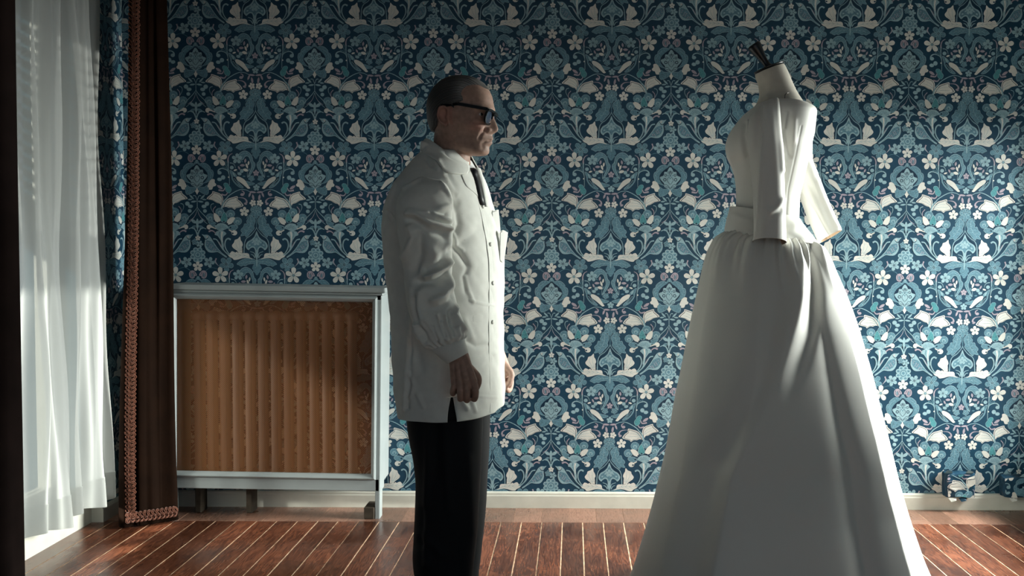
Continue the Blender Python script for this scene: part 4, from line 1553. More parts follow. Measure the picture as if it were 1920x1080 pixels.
# ------------------------------------------------------------------ the man
YM = -1.30
K = 1 / (6 * 590.0)                    # one traced head unit in metres
H0 = at(780, 130, YM)
M_SKIN = bpy.data.materials.new('skin')
M_SKIN.use_nodes = True
nt = M_SKIN.node_tree
p = nt.nodes['Principled BSDF']
p.inputs['Roughness'].default_value = 0.55
p.inputs['Specular IOR Level'].default_value = 0.4
p.inputs['Subsurface Weight'].default_value = 0.08
p.inputs['Subsurface Radius'].default_value = (0.012, 0.005, 0.003)
at_ = nt.nodes.new('ShaderNodeAttribute')
at_.attribute_name = 'tint'
no = nt.nodes.new('ShaderNodeTexNoise')
no.inputs['Scale'].default_value = 70
no.inputs['Detail'].default_value = 5
tc = nt.nodes.new('ShaderNodeTexCoord')
nt.links.new(tc.outputs['Object'], no.inputs['Vector'])
mr = nt.nodes.new('ShaderNodeMapRange')
mr.inputs[1].default_value, mr.inputs[2].default_value, mr.inputs[3].default_value, mr.inputs[4].default_value = 0.3, 0.7, 0.82, 1.15
nt.links.new(no.outputs['Fac'], mr.inputs[0])
hs = nt.nodes.new('ShaderNodeHueSaturation')
nt.links.new(at_.outputs['Color'], hs.inputs['Color'])
nt.links.new(mr.outputs[0], hs.inputs['Value'])
nt.links.new(hs.outputs[0], p.inputs['Base Color'])
bp = nt.nodes.new('ShaderNodeBump')
bp.inputs['Strength'].default_value = 0.35
bp.inputs['Distance'].default_value = 0.0015
no2 = nt.nodes.new('ShaderNodeTexNoise')
no2.inputs['Scale'].default_value = 240
no2.inputs['Detail'].default_value = 3
nt.links.new(tc.outputs['Object'], no2.inputs['Vector'])
nt.links.new(no2.outputs['Fac'], bp.inputs['Height'])
nt.links.new(bp.outputs[0], p.inputs['Normal'])
M_LINEN = mat('white_linen', (0.74, 0.745, 0.70), 0.85, 0.2, bump=(420, 0.25, 0.0008), noise=(40, 0.04))
M_TROUSER = mat('black_trouser_wool', (0.0065, 0.007, 0.009), 0.75, 0.25, bump=(500, 0.2, 0.0006))
M_SHIRT = mat('white_shirt_cotton', (0.72, 0.73, 0.72), 0.8, 0.2)
M_TIE = mat('black_tie_silk', (0.012, 0.012, 0.016), 0.45, 0.4)
M_TIESTR = mat('tie_pale_stripe', (0.30, 0.30, 0.32), 0.5, 0.3)
M_FRAME = mat('black_acetate', (0.003, 0.003, 0.0035), 0.3, 0.25)
M_LENS = mat('smoked_lens', (0.03, 0.045, 0.075), 0.08, 0.6)
M_SHOE = mat('black_shoe_leather', (0.008, 0.008, 0.009), 0.3, 0.5)
M_BUTTON = mat('white_button', (0.68, 0.67, 0.62), 0.35, 0.5)
M_PAPERW = mat('white_paper', (0.78, 0.78, 0.74), 0.8, 0.2)
M_EYE = mat('eyeball', (0.55, 0.52, 0.50), 0.15, 0.5)
M_IRIS = mat('brown_iris', (0.02, 0.012, 0.008), 0.1, 0.5)

# --- skull and face from the traced profile (units: zoomed pixels, lateral axis in the same units)
rows = [(108, 450, 555, 40), (114, 410, 590, 85), (130, 350, 650, 140), (160, 285, 735, 192), (200, 232, 785, 226), (250, 198, 825, 248), (310, 173, 850, 262), (370, 160, 864, 268), (420, 156, 870, 270),
        (470, 157, 873, 270), (520, 160, 862, 268), (560, 166, 850, 266), (620, 182, 843, 258), (680, 205, 840, 246), (730, 228, 838, 235), (790, 258, 838, 222), (850, 305, 828, 204), (900, 375, 815, 180), (940, 475, 795, 148), (958, 570, 760, 110), (965, 640, 720, 50)]
R_ = np.array(rows, float)
ys = np.concatenate([np.linspace(108, 130, 8)[:-1], np.linspace(130, 940, 150), np.linspace(940, 965, 10)[1:]])
Bk, Fr, Wd = (herm(ys, R_[:, 0], R_[:, k]) for k in (1, 2, 3))
NH = 180
a = np.linspace(0, 2 * PI, NH, endpoint=False)
a = a - 0.45 * np.sin(a)                        # more columns towards the face
cc = np.interp(ys, [108, 400, 700, 790, 850, 900, 940, 965], [500, 440, 440, 460, 490, 545, 625, 680])
X = np.zeros((len(ys), NH))
Lt = np.zeros_like(X)
for i in range(len(ys)):
    c_, s_ = np.cos(a), np.sin(a)
    af, ab = Fr[i] - cc[i], cc[i] - Bk[i]
    nf = np.interp(ys[i], [108, 300, 700, 900, 965], [2.0, 2.35, 2.25, 2.0, 2.0])
    X[i] = cc[i] + np.where(c_ > 0, af, ab) * np.sign(c_) * np.abs(c_) ** (2 / nf)
    Lt[i] = Wd[i] * np.sign(s_) * np.abs(s_) ** (2 / nf)
Yz = np.repeat(ys[:, None], NH, 1)
# true profile minus base profile
PFy = [235, 265, 310, 370, 420, 450, 465, 485, 505, 530, 560, 590, 630, 660, 675, 690, 705, 717, 725, 735, 750, 765, 780, 790, 798, 803, 812, 822, 835, 850, 862, 875, 895, 920, 940, 955]
PFx = [822, 832, 855, 868, 877, 887, 890, 882, 872, 873, 885, 901, 917, 928, 931, 928, 914, 890, 870, 860, 860, 866, 873, 870, 852, 850, 860, 863, 857, 843, 828, 823, 826, 825, 813, 790]
prof = np.interp(Yz, PFy, PFx)
basef = np.interp(Yz, ys, Fr)
D = np.where((Yz > 240) & (Yz < 955), prof - basef, 0)
sig = np.interp(Yz, [240, 440, 470, 500, 530, 580, 640, 690, 716, 722, 740, 800, 850, 880, 950], [150, 150, 130, 45, 32, 38, 50, 58, 62, 62, 60, 60, 64, 72, 80])
X = X + np.where(np.cos(a)[None, :] > 0, D * np.exp(-np.abs(Lt / sig) ** 2.4), 0)
P3 = np.stack([X, Lt, Yz], 2)                   # x forward, lateral, y down
Nn = grid_normals(P3)
if (Nn[80] * (P3[80] - P3[80].mean(0))).sum() < 0:
    Nn = -Nn
side = (np.abs(Lt) > 28) & (np.cos(a)[None, :] > -0.3)


def bump2(pts, amp, w):
    d = seg_dist(X, Yz, pts)
    return np.where(side, amp * np.exp(-(d / w) ** 2), 0)


def ebump(x, y, rx, ry, amp):
    return np.where(side, amp * np.exp(-(((X - x) / rx) ** 2 + ((Yz - y) / ry) ** 2)), 0)


h = np.zeros_like(X)
h += ebump(785, 528, 62, 40, -30)               # eye socket
h += bump2([(705, 585), (760, 606), (815, 600)], 7, 12)
h += bump2([(690, 618), (740, 632), (800, 626)], -9, 6)
h += bump2([(720, 470), (780, 458), (850, 462)], 13, 22)   # brow
h += bump2([(560, 610), (640, 640), (730, 650)], 14, 48)   # cheek bone
h += ebump(620, 790, 90, 70, -14)
h += ebump(610, 420, 70, 60, -12)
h += bump2([(812, 690), (770, 735), (745, 790)], -13, 14)  # nose to mouth
h += bump2([(770, 690), (735, 735), (715, 790)], 7, 26)
h += bump2([(800, 820), (818, 808), (846, 801)], -11, 9)
h += ebump(792, 826, 16, 22, -9)
h += bump2([(772, 840), (775, 890)], -7, 16)
h += bump2([(500, 800), (570, 860), (680, 910), (760, 925)], 11, 40)  # jaw
h += ebump(838, 690, 26, 24, 18)                # wing of the nose
h += bump2([(806, 668), (800, 700), (818, 718)], -12, 10)
for yy in (335, 372, 405):
    h += np.where(X > 640, 1, 0) * bump2([(720, yy + 6), (800, yy - 4), (880, yy)], -3.0, 6)
h += bump2([(700, 560), (670, 590)], -4, 7) + bump2([(705, 540), (670, 545)], -4, 7)
P3 = P3 + Nn * h[..., None]
P3base = P3.copy()
# eyeballs and lids
EYES = []
for s_ in (1, -1):
    q = np.argmin(np.hypot(X - 772, Yz - 528) + np.where(Lt * s_ > 40, 0, 1e4))
    sp_, sn_ = P3.reshape(-1, 3)[q], Nn.reshape(-1, 3)[q]
    EYES.append((np.array([746.0, s_ * 143.0, 524.0]), s_))


def hw(Q):
    """traced head units -> world"""
    Q = np.array(Q, float)
    ph = math.radians(13) * np.clip((1200 - Q[..., 2]) / 300, 0, 1)      # the head is turned a little towards the camera
    dx = Q[..., 0] - 430
    Q = np.stack([430 + dx * np.cos(ph) - Q[..., 1] * np.sin(ph) * 0.6 + 13 * (ph > 0.1) * np.clip(dx / 400, 0, 1), Q[..., 1] * np.cos(ph) + dx * np.sin(ph), Q[..., 2]], -1)
    return np.stack([H0.x + Q[..., 0] * K, YM - Q[..., 1] * K, H0.z - Q[..., 2] * K], -1)


body = MB()


def body_grid(G):
    nr, nc = G.shape[:2]
    body.add(G.reshape(-1, 3), grid_faces(nr, nc) + [tuple(range(nc))[::-1], tuple(range((nr - 1) * nc, nr * nc))])


body_grid(hw(P3))
# neck
nk = [(560, 260, 560, 175), (640, 215, 600, 185), (700, 200, 615, 190), (780, 190, 612, 196), (860, 183, 606, 200), (940, 176, 602, 206), (1010, 170, 604, 215), (1090, 150, 612, 240), (1180, 100, 640, 300)]
Q = np.array(nk, float)
yy = np.linspace(560, 1180, 40)
al = np.linspace(0, 2 * PI, 64, endpoint=False)
Gn = np.zeros((40, 64, 3))
for i, y in enumerate(yy):
    b0, f0, w0 = (np.interp(y, Q[:, 0], Q[:, k]) for k in (1, 2, 3))
    ca_, sa_ = np.cos(al), np.sin(al)
    Gn[i, :, 0] = (b0 + f0) / 2 + (f0 - b0) / 2 * np.sign(ca_) * np.abs(ca_) ** (2 / 2.1)
    Gn[i, :, 1] = w0 * sa_
    Gn[i, :, 2] = y + 60 * (ca_ + 1) / 2 * 0 + (1 - i / 39) * 0
# throat hollow and sternomastoid cord
hn = 12 * np.exp(-(seg_dist(Gn[..., 0], Gn[..., 2], [(380, 700), (560, 1010)]) / 30) ** 2)
Gn[..., 1] += np.sign(Gn[..., 1]) * hn
body_grid(hw(Gn))
# ears
EO = np.array([(322, 500), (330, 462), (368, 440), (408, 446), (428, 480), (424, 530), (416, 570), (424, 610), (425, 645), (405, 664), (372, 645), (335, 605), (312, 550)], float)
EC = catmull(EO, 4, True)
ec = np.array([385.0, 545.0])
for sd_ in (1, -1):
    prof_e = [(0.0, 8), (0.25, 4), (0.5, 6), (0.68, 14), (0.80, 38), (0.90, 46), (1.0, 40), (1.03, 24), (0.98, 4), (0.80, -12), (0.4, -26), (0.0, -30)]
    Ge = np.zeros((len(prof_e), len(EC), 3))
    for i, (rr, hh) in enumerate(prof_e):
        q = ec + (EC - ec) * max(rr, 0.02)
        tilt = (430 - q[:, 0]) * 0.32
        Ge[i, :, 0], Ge[i, :, 2] = q[:, 0], q[:, 1]
        lobe = np.clip((q[:, 1] - 600) / 60, 0, 1)
        Ge[i, :, 1] = sd_ * (256 + tilt + hh * (1 - 0.35 * lobe) + 8 * lobe)
    body_grid(hw(Ge if sd_ > 0 else Ge[:, ::-1]))


def chain(pts, rad, n=12):
    V, Fc = tube(catmull(pts, 5), np.interp(np.linspace(0, len(rad) - 1, (len(rad) - 1) * 5 + 1), np.arange(len(rad)), rad), n)
    body.add(V, Fc)
    for q, r in ((pts[0], rad[0]), (pts[-1], rad[-1])):
        u_ = np.linspace(-0.999, 0.999, 7)
        Gs = np.zeros((7, 10, 3))
        b_ = np.linspace(0, 2 * PI, 10, endpoint=False)
        for i, k in enumerate(u_):
            s_ = math.sqrt(1 - k * k)
            Gs[i] = np.asarray(q) + r * np.stack([s_ * np.cos(b_), s_ * np.sin(b_), np.full(10, k)], 1)
        body_grid(Gs)


for ec_, s_ in EYES:
    for up, drop, rr in ((-1, 23, 45), (1, 24, 44)):
        pts = []
        for t in np.linspace(-0.25, 1.9, 9):
            k = math.sin(PI * (t + 0.25) / 2.15)
            e = up * drop / rr * k + 0.08 * (t - 0.4)
            pts.append(hw(ec_ + rr * np.array([math.cos(t) * math.cos(e), s_ * math.sin(t) * math.cos(e), math.sin(e)])))
        V, Fc = tube(pts, 0.0024 if up < 0 else 0.0021, 8)
        body.add(V, Fc)
YN = YM - 0.25
hp = lambda x, y, d: np.array(at(x, y, YN)) + np.array([0, d, 0])
hand = []
wr = [(850, 668), (857, 667), (864, 666), (870, 666)]
kn = [((853, 720), -.004), ((864, 720), -.012), ((876, 718), -.016), ((889, 713), -.013)]
for (wx, wy), ((kx, ky), kd) in zip(wr, kn):
    hand.append(([hp(wx, wy, .0), hp((wx + kx) / 2, (wy + ky) / 2, kd * .7), hp(kx, ky, kd)], [.0145, .0125, .0115]))
hand.append(([hp(852, 672, .012), hp(862, 700, .012), hp(870, 716, .012)], [.016, .018, .016]))
hand.append(([hp(866, 672, .010), hp(874, 700, .010), hp(880, 714, .010)], [.015, .017, .015]))
fing = [[(853, 720, -.004), (849.5, 731, -.006), (848.5, 739, .008), (850, 735, .022), (853, 726, .026)],
        [(864, 720, -.012), (864, 738, -.016), (863, 748.5, .002), (861, 744, .022), (862, 731, .026)],
        [(876, 718, -.016), (877, 738, -.020), (875.5, 750.5, .000), (872, 745, .024), (871, 731, .028)],
        [(889, 713, -.013), (893, 733, -.016), (889.5, 748.5, .002), (884, 744, .024), (881, 731, .028)]]
for q, r in zip(fing, ([.0095, .0088, .0085, .0082, .0075], [.0105, .0098, .0092, .0088, .008], [.011, .0102, .0096, .009, .0082], [.0108, .0102, .0095, .009, .0082])):
    hand.append(([hp(*v) for v in q], r))
hand.append(([hp(868, 682, .014), hp(886, 699, .022), hp(895, 712, .026), hp(892, 728, .034), hp(884, 737, .036)], [.015, .0125, .0115, .0105, .0088]))
for pts, rad in hand:
    chain(pts, rad)
# forearm and upper arm, hidden by the sleeve
S_, E_, Wp = np.array(at(800, 372, YM - .185)), np.array(at(808, 545, YM - .205)), np.array(at(858, 668, YN))
chain([S_, (S_ + E_) / 2, E_, (E_ + Wp) / 2, Wp], [.040, .040, .034, .030, .023], 14)
# far arm: mirrored, carried a little further forward
MX, MZ = 0.071, -0.045


def mir(q, k=1.0):
    return np.array([q[0] + MX * k, 2 * YM - q[1], q[2] + MZ * k])


for pts, rad in hand:
    chain([mir(q) for q in pts], rad)
chain([mir(S_, 0), mir((S_ + E_) / 2, .3), mir(E_, .6), mir((E_ + Wp) / 2, .85), mir(Wp)], [.036, .032, .028, .028, .023], 14)

# --- torso under the coat and legs under the trousers
by = [285, 300, 330, 350, 380, 400, 430, 460, 500, 550, 600, 650, 700, 740, 771]
bl = [795, 781, 760, 747, 734, 729, 727, 728.5, 732, 738, 742, 745, 748.5, 752, 757]
brr = [878, 886, 902, 910, 919, 925, 932, 937.5, 941.5, 941, 940, 940, 941, 942, 941]
bwid = [.070, .100, .158, .188, .196, .198, .196, .19, .183, .182, .188, .194, .198, .202, .206]


TURN = math.radians(18)


def coat_ring(y, inset=0.0, n=2.7, na=120):
    """horizontal section of the coat: the chest is turned a little towards the camera"""
    l_, r_, w_ = float(herm(y, by, bl)), float(herm(y, by, brr)), float(herm(y, by, bwid))
    L, R = np.array(at(l_, float(y), YM)), np.array(at(r_, float(y), YM))
    al = np.linspace(0, 2 * PI, na, endpoint=False)
    ca_, sa_ = np.cos(al), np.sin(al)
    d_ = 0.125 * w_ / 0.2
    p_ = d_ * np.sign(ca_) * np.abs(ca_) ** (2 / n)
    q_ = w_ * np.sign(sa_) * np.abs(sa_) ** (2 / n)
    X_ = p_ * math.cos(TURN) + q_ * math.sin(TURN)
    Y_ = -p_ * math.sin(TURN) + q_ * math.cos(TURN)
    X_ = (X_ - X_.min()) / (X_.max() - X_.min())
    Y_ = Y_ * (w_ - inset) / w_
    return np.stack([L[0] + inset + X_ * (R[0] - L[0] - 2 * inset), YM + Y_, L[2] + (R[2] - L[2]) * X_], 1)


body_grid(np.array([coat_ring(y, 0.03 if y > 600 else 0.02, 2.4, 40) for y in (290, 310, 340, 400, 470, 540, 620, 700, 750)][::-1]))


def leg(px_top, dY, dx):
    pts = [np.array(at(840 + dx, 745, YM)) + np.array([0, dY, 0]), np.array(at(842 + dx, 860, YM)) + np.array([0, dY, 0]), np.array(at(846 + dx, 960, YM)) + np.array([0, dY, 0]), np.array(at(836 + dx, 1050, YM)) + np.array([0, dY, 0])]
    pts.append(np.array([pts[-1][0] - 0.005, pts[-1][1], 0.07]))
    return pts


LN, LF = leg(0, -.075, -2), leg(0, .085, 6)
for L in (LN, LF):
    chain(L, [.066, .064, .056, .052, .04], 14)
    an = L[-1]
    chain([an + np.array([-.045, 0, -.025]), an + np.array([.03, 0, -.03]), an + np.array([.15, 0, -.042])], [.034, .036, .022])
PER = thing('person', 'grey-haired man in white coat and dark glasses standing in profile', 'person')
bo = body.build('body', M_SKIN, PER)
md = bo.modifiers.new('remesh', 'REMESH')
md.mode = 'VOXEL'
md.voxel_size = 0.0026
md.use_smooth_shade = True
sm = bo.modifiers.new('smooth', 'SMOOTH')
sm.iterations = 3
sm.factor = 0.5
dg = bpy.context.evaluated_depsgraph_get()
me = bpy.data.meshes.new_from_object(bo.evaluated_get(dg))
bo.modifiers.clear()
old = bo.data
bo.data = me
bpy.data.meshes.remove(old)
me.name = 'body'
co = np.zeros(len(me.vertices) * 3)
me.vertices.foreach_get('co', co)
co = co.reshape(-1, 3)
hx, hl, hy = (co[:, 0] - H0.x) / K, (YM - co[:, 1]) / K, (H0.z - co[:, 2]) / K
skin = np.array([0.39, 0.245, 0.19])
tint = np.ones((len(co), 4))
tint[:, :3] = skin
head = hy < 1100
lip = head * np.exp(-((hx - 862) / 34) ** 2) * np.exp(-((hy - 800) / 32) ** 4) * (np.abs(hl) < 90)
tint[:, :3] = tint[:, :3] * (1 - 0.5 * lip[:, None]) + 0.5 * lip[:, None] * np.array([0.30, 0.105, 0.085])
chk = head * np.exp(-((hx - 700) / 90) ** 2 - ((hy - 660) / 70) ** 2)
tint[:, :3] *= 1 + chk[:, None] * np.array([0.12, -0.08, -0.08])
ear = head * (np.abs(hl) > 255) * (hx < 440) * (hy > 430) * (hy < 670)
tint[:, :3] *= 1 + ear[:, None] * np.array([0.05, -0.12, -0.12])
brow = head * np.exp(-(seg_dist(hx, hy, [(735, 470), (790, 455), (850, 466)]) / 11) ** 2) * (np.abs(hl) > 30)
tint[:, :3] *= 1 - 0.55 * brow[:, None]
stub = head * np.clip((hy - 720) / 60, 0, 1) * np.clip((960 - hy) / 40, 0, 1) * (hx > 480)
tint[:, :3] *= 1 - 0.12 * stub[:, None]
ca_ = me.color_attributes.new('tint', 'FLOAT_COLOR', 'POINT')
ca_.data.foreach_set('color', tint.ravel())
me.polygons.foreach_set('use_smooth', np.ones(len(me.polygons), bool))

# eyes
for ec_, s_ in EYES:
    c = hw(ec_)
    V, Fc = tube([c + np.array([x, 0, 0]) for x in (-.0115, -.009, -.005, 0, .005, .009, .0115)], [.002, .0078, .0108, .012, .0108, .0078, .002], 16)
    e = mesh_obj('eye', V, Fc, M_EYE, PER, True)
    d = hw(ec_ + np.array([100.0, 34.0, 3.0])) - c
    d /= np.linalg.norm(d)
    V, Fc = tube([c + d * .0098, c + d * .0122, c + d * .0127], [.0062, .0058, .001], 16)
    mesh_obj('iris', V, Fc, M_IRIS, e, True)

# --- hair: shell over the skull, combed back
HP = [(835, 205), (832, 242), (800, 236), (740, 205), (690, 205), (625, 222), (585, 268), (570, 310), (590, 350), (592, 385), (545, 405), (505, 412), (495, 470), (452, 440), (430, 438), (380, 432), (330, 440), (300, 480), (292, 540), (300, 600), (290, 650), (235, 690), (150, 705), (60, 690), (60, 30), (835, 30)]


def inside(x, y, poly):
    c = np.zeros(x.shape, bool)
    j = len(poly) - 1
    for i in range(len(poly)):
        xi, yi = poly[i]
        xj, yj = poly[j]
        c ^= ((yi > y) != (yj > y)) & (x < (xj - xi) * (y - yi) / (yj - yi + 1e-9) + xi)
        j = i
    return c


fine = 4
ys2 = np.linspace(0, len(ys) - 1, (len(ys) - 1) * fine + 1)
i0 = np.clip(ys2.astype(int), 0, len(ys) - 2)
fr = (ys2 - i0)[:, None, None]
Hg = P3base[i0] * (1 - fr) + P3base[i0 + 1] * fr
Hg = np.concatenate([Hg, Hg[:, :1]], 1)
j2 = np.linspace(0, NH, NH * fine + 1)[:-1]
k0 = j2.astype(int)
fj = (j2 - k0)[None, :, None]
Hg = Hg[:, k0] * (1 - fj) + Hg[:, k0 + 1] * fj
hx, hl, hy = Hg[..., 0], Hg[..., 1], Hg[..., 2]
msk = inside(hx, hy, HP)
dist = seg_dist(hx, hy, HP[:-2])
ins = np.where(msk, np.clip(dist / (26 + 30 * np.clip((hx - 480) / 100, 0, 1)), 0, 1), 0)
nh = grid_normals(Hg)
if (nh[200] * (Hg[200] - Hg[200].mean(0))).sum() < 0:
    nh = -nh
rho = np.hypot(hx - 520, (hy - 640) * 1.0)
ang = np.arctan2(hy - 640, hx - 520)
r_ = np.random.default_rng(4)
str_ = np.zeros_like(rho)
for k in range(14):
    f_ = r_.uniform(0.12, 0.8)
    str_ += np.sin(rho * f_ + r_.uniform(0, 6.28) + 2.2 * np.sin(ang * r_.uniform(0.6, 2) + r_.uniform(0, 6.28))) * r_.uniform(0.4, 1.0) / (1 + 2 * f_)
thick = 26 + 16 * np.clip((330 - hx) / 150, 0, 1) * np.clip((hy - 200) / 200, 0, 1) + 10 * np.clip((200 - hy) / 80, 0, 1)
thick = thick - 10 * np.clip((hx - 620) / 150, 0, 1)
off = -4 + (thick + 4) * np.sqrt(ins) + 1.5 * str_ * ins
Hs = Hg + nh * off[..., None]
W_ = hw(Hs)
nr, nc = Hs.shape[:2]
Fc = np.array(grid_faces(nr, nc))
ok = (ins.ravel()[Fc] > 0).all(1)
Fc = Fc[ok]
Fc = np.concatenate([Fc, [list(range(3)) + [2]]])[:-1]
used = np.unique(Fc)
remap = -np.ones(nr * nc, int)
remap[used] = np.arange(len(used))
M_HAIR = bpy.data.materials.new('grey_hair')
M_HAIR.use_nodes = True
nt = M_HAIR.node_tree
p = nt.nodes['Principled BSDF']
p.inputs['Roughness'].default_value = 0.5
p.inputs['Specular IOR Level'].default_value = 0.5
at_ = nt.nodes.new('ShaderNodeAttribute')
at_.attribute_name = 'tint'
nt.links.new(at_.outputs['Color'], p.inputs['Base Color'])
tv = np.concatenate([W_.reshape(-1, 3)[used], [hw([480, 0, 69])]])
hair = mesh_obj('hair', W_.reshape(-1, 3)[used], remap[Fc], M_HAIR, PER, True)
gx, gy = hx.ravel()[used], hy.ravel()[used]
st = str_.ravel()[used]
grey = 0.07 + 0.55 * np.exp(-((gx - 590) / 90) ** 2 - ((gy - 270) / 130) ** 2) + 0.35 * np.exp(-((gx - 180) / 90) ** 2 - ((gy - 560) / 130) ** 2) + 0.3 * np.exp(-((gx - 760) / 90) ** 2 - ((gy - 170) / 70) ** 2)
fine_ = np.sin(np.hypot(gx - 520, gy - 640) * 1.9 + 3 * np.sin(gx * 0.021) + 2 * np.sin(gy * 0.017)) * 0.5 + np.sin(np.hypot(gx - 500, gy - 640) * 1.13 + 2 * np.sin(gx * 0.033)) * 0.5
grey = np.clip(grey * (0.8 + 0.5 * np.clip(st, -1, 1) + 0.55 * fine_), 0.02, 1)
colr = np.ones((len(used), 4))
colr[:, :3] = np.array([0.022, 0.019, 0.017]) * (1 - grey[:, None]) + np.array([0.34, 0.34, 0.34]) * grey[:, None]
ca_ = hair.data.color_attributes.new('tint', 'FLOAT_COLOR', 'POINT')
ca_.data.foreach_set('color', colr.ravel())

# --- glasses
GL = MB()


def bar(p0, p1, hy_, th):
    """flat bar between two head-unit points, height hy_, thickness th"""
    p0, p1 = np.array(p0, float), np.array(p1, float)
    V = []
    for q in (p0, p1):
        for dl, dy in ((-th, -hy_), (th, -hy_), (th, hy_), (-th, hy_)):
            V.append(hw([q[0], q[1] + dl, q[2] + dy]))
    GL.add(V, [(0, 1, 2, 3), (7, 6, 5, 4), (0, 4, 5, 1), (1, 5, 6, 2), (2, 6, 7, 3), (3, 7, 4, 0)])


for s_ in (1, -1):
    bar((350, s_ * 282, 442), (545, s_ * 286, 426), 14, 6)
    bar((545, s_ * 286, 424), (866, s_ * 246, 486), 17, 7)
    # rim of each lens, leaning back towards the cheek
    rim = []
    for t in np.linspace(0, 2 * PI, 28, endpoint=False):
        ly = s_ * (130 + 106 * np.sign(math.cos(t)) * abs(math.cos(t)) ** 0.7)
        vy = 558 + 76 * np.sign(math.sin(t)) * abs(math.sin(t)) ** 0.75
        xx = 880 - (vy - 485) * 0.26 - (abs(ly) / 236) ** 2 * 26
        rim.append((xx, ly, vy))
    rim.append(rim[0])
    V, Fc = tube(hw(rim), 0.0034, 8, False)
    GL.add(V, Fc)
bar((886, -30, 520), (886, 30, 520), 12, 5)
V, Fc = tube(hw([(884, -46, 512), (893, -20, 502), (893, 20, 502), (884, 46, 512)]), 0.0032, 8)
GL.add(V, Fc)
V, Fc = tube(hw([(864, -246, 490), (878, -130, 484), (884, 0, 488), (878, 130, 484), (864, 246, 490)]), 0.0042, 8)
GL.add(V, Fc)
gl = GL.build('glasses', M_FRAME, PER, smooth=False)
for s_ in (1, -1):
    V = []
    for t in np.linspace(0, 2 * PI, 28, endpoint=False):
        ly = s_ * (130 + 103 * np.sign(math.cos(t)) * abs(math.cos(t)) ** 0.7)
        vy = 558 + 73 * np.sign(math.sin(t)) * abs(math.sin(t)) ** 0.75
        xx = 879 - (vy - 485) * 0.26 - (abs(ly) / 236) ** 2 * 26
        V.append(hw([xx, ly, vy]))
    n = len(V)
    V2 = [v - np.array([0.0015, 0, 0]) for v in V]
    mesh_obj('lens', V + V2, [tuple(range(n)), tuple(range(n, 2 * n))[::-1]] + [(i, (i + 1) % n, n + (i + 1) % n, n + i) for i in range(n)], M_LENS, gl)

# --- coat
NA = 400
yrow = np.concatenate([np.linspace(285, 340, 40)[:-1], np.linspace(340, 771, 240)])
Gc = np.array([coat_ring(y, 0.0, 2.7, NA) for y in yrow])
CF = [  # traced folds: polyline, height in metres, width in pixels
    ([(768, 590), (765, 650), (762, 700), (758, 768)], .0055, 2.2), ([(773, 600), (770, 700), (765, 765)], -.004, 3.5),
    ([(742, 345), (732, 375), (729, 400), (744, 425)], .004, 3), ([(729, 395), (737, 408), (746, 425)], -.004, 4),
    ([(848, 380), (856, 400), (859, 420), (850, 445)], -.006, 7), ([(852, 440), (855, 462), (866, 470)], .004, 4),
    ([(846, 455), (862, 475), (872, 492)], -.006, 7), ([(866, 455), (884, 440), (895, 430)], -.004, 9),
    ([(876, 500), (870, 520), (874, 545)], -.004, 6), ([(872, 520), (878, 548), (886, 566)], .003, 4),
    ([(880, 563), (905, 570), (925, 572)], .0018, 2), ([(872, 602), (884, 632)], .003, 6),
    ([(778, 600), (772, 640), (776, 660), (770, 690)], .003, 4), ([(766, 700), (776, 722), (768, 745)], .0035, 4), ([(784, 740), (793, 762)], .004, 4), ([(780, 650), (790, 690)], -.004, 8),
    ([(875, 640), (892, 650), (915, 645)], -.003, 5), ([(885, 690), (905, 672), (925, 660)], .002, 5), ([(866, 752), (874, 765)], .004, 4), ([(884, 748), (890, 770)], .003, 4),
    ([(805, 293), (812, 300), (822, 318)], .004, 3), ([(800, 300), (810, 312)], -.004, 4), ([(822, 305), (842, 345), (856, 365)], .003, 5),
    ([(836, 330), (850, 352), (858, 380)], -.003, 6), ([(862, 735), (880, 742), (930, 745)], .001, 1.5)]
Gc = displaced(Gc, CF, 1.3)
xx_, yy_ = proj(Gc)
Gc = Gc + grid_normals(Gc) * 0
wr_ = vnoise(Gc, 55, 11) * 0.0022 + vnoise(Gc, 120, 12) * 0.001
nC = grid_normals(Gc)
if ((Gc - Gc.mean(1, keepdims=True)) * nC).sum() < 0:
    nC = -nC
Gc = Gc + nC * (wr_ * np.clip((yy_ - 330) / 60, 0.2, 1))[..., None]
# front skirt corner rounded, hem line
lowr = np.clip((yy_ - 745) / 26, 0, 1)
Gc[..., 2] += np.where((xx_ > 925), (xx_ - 925) / 17 * 0.012 * lowr, 0)
Fc = np.array(grid_faces(len(yrow), NA))
fx, fy = xx_.ravel()[Fc].mean(1), yy_.ravel()[Fc].mean(1)
fY = Gc[..., 1].ravel()[Fc].mean(1)
near_ = Gc[-1, :, 1] < YM
cols = np.where(near_ & (xx_[-1] > 838) & (xx_[-1] < 857.5))[0]
j0, j1 = cols.min(), cols.max()
fcol = np.tile(np.arange(NA), len(yrow) - 1)
frow_ = np.repeat(yrow[:-1], NA)
vent = (fcol >= j0) & (fcol < j1) & (frow_ > 727)
for jc in (j0, j1):
    m_ = yrow > 726
    t_ = np.clip((771 - yrow[m_]) / 44, 0, 1)
    Gc[m_, jc, 0] += (847.5 - xx_[m_, jc]) / 625 * t_ ** 1.3 * 0.8
ai = np.tile(np.linspace(0, 2 * PI, NA, endpoint=False), len(yrow))[Fc[:, 0]]
ai = np.abs((ai + PI) % (2 * PI) - PI)
frow = np.repeat(yrow, NA)[Fc[:, 0]]
far = ((np.tile(np.linspace(0, 2 * PI, NA, endpoint=False), len(yrow))[Fc[:, 0]] + 0.0) % (2 * PI)) < PI
k_ = np.clip((386 - frow) / 74, 0, 1)
vent |= (~far) & (ai < 1.4) & (fx > 911 - 33 * k_) & (frow < 386)
vent |= far & (ai < 0.10 + 0.30 * k_) & (frow < 384)
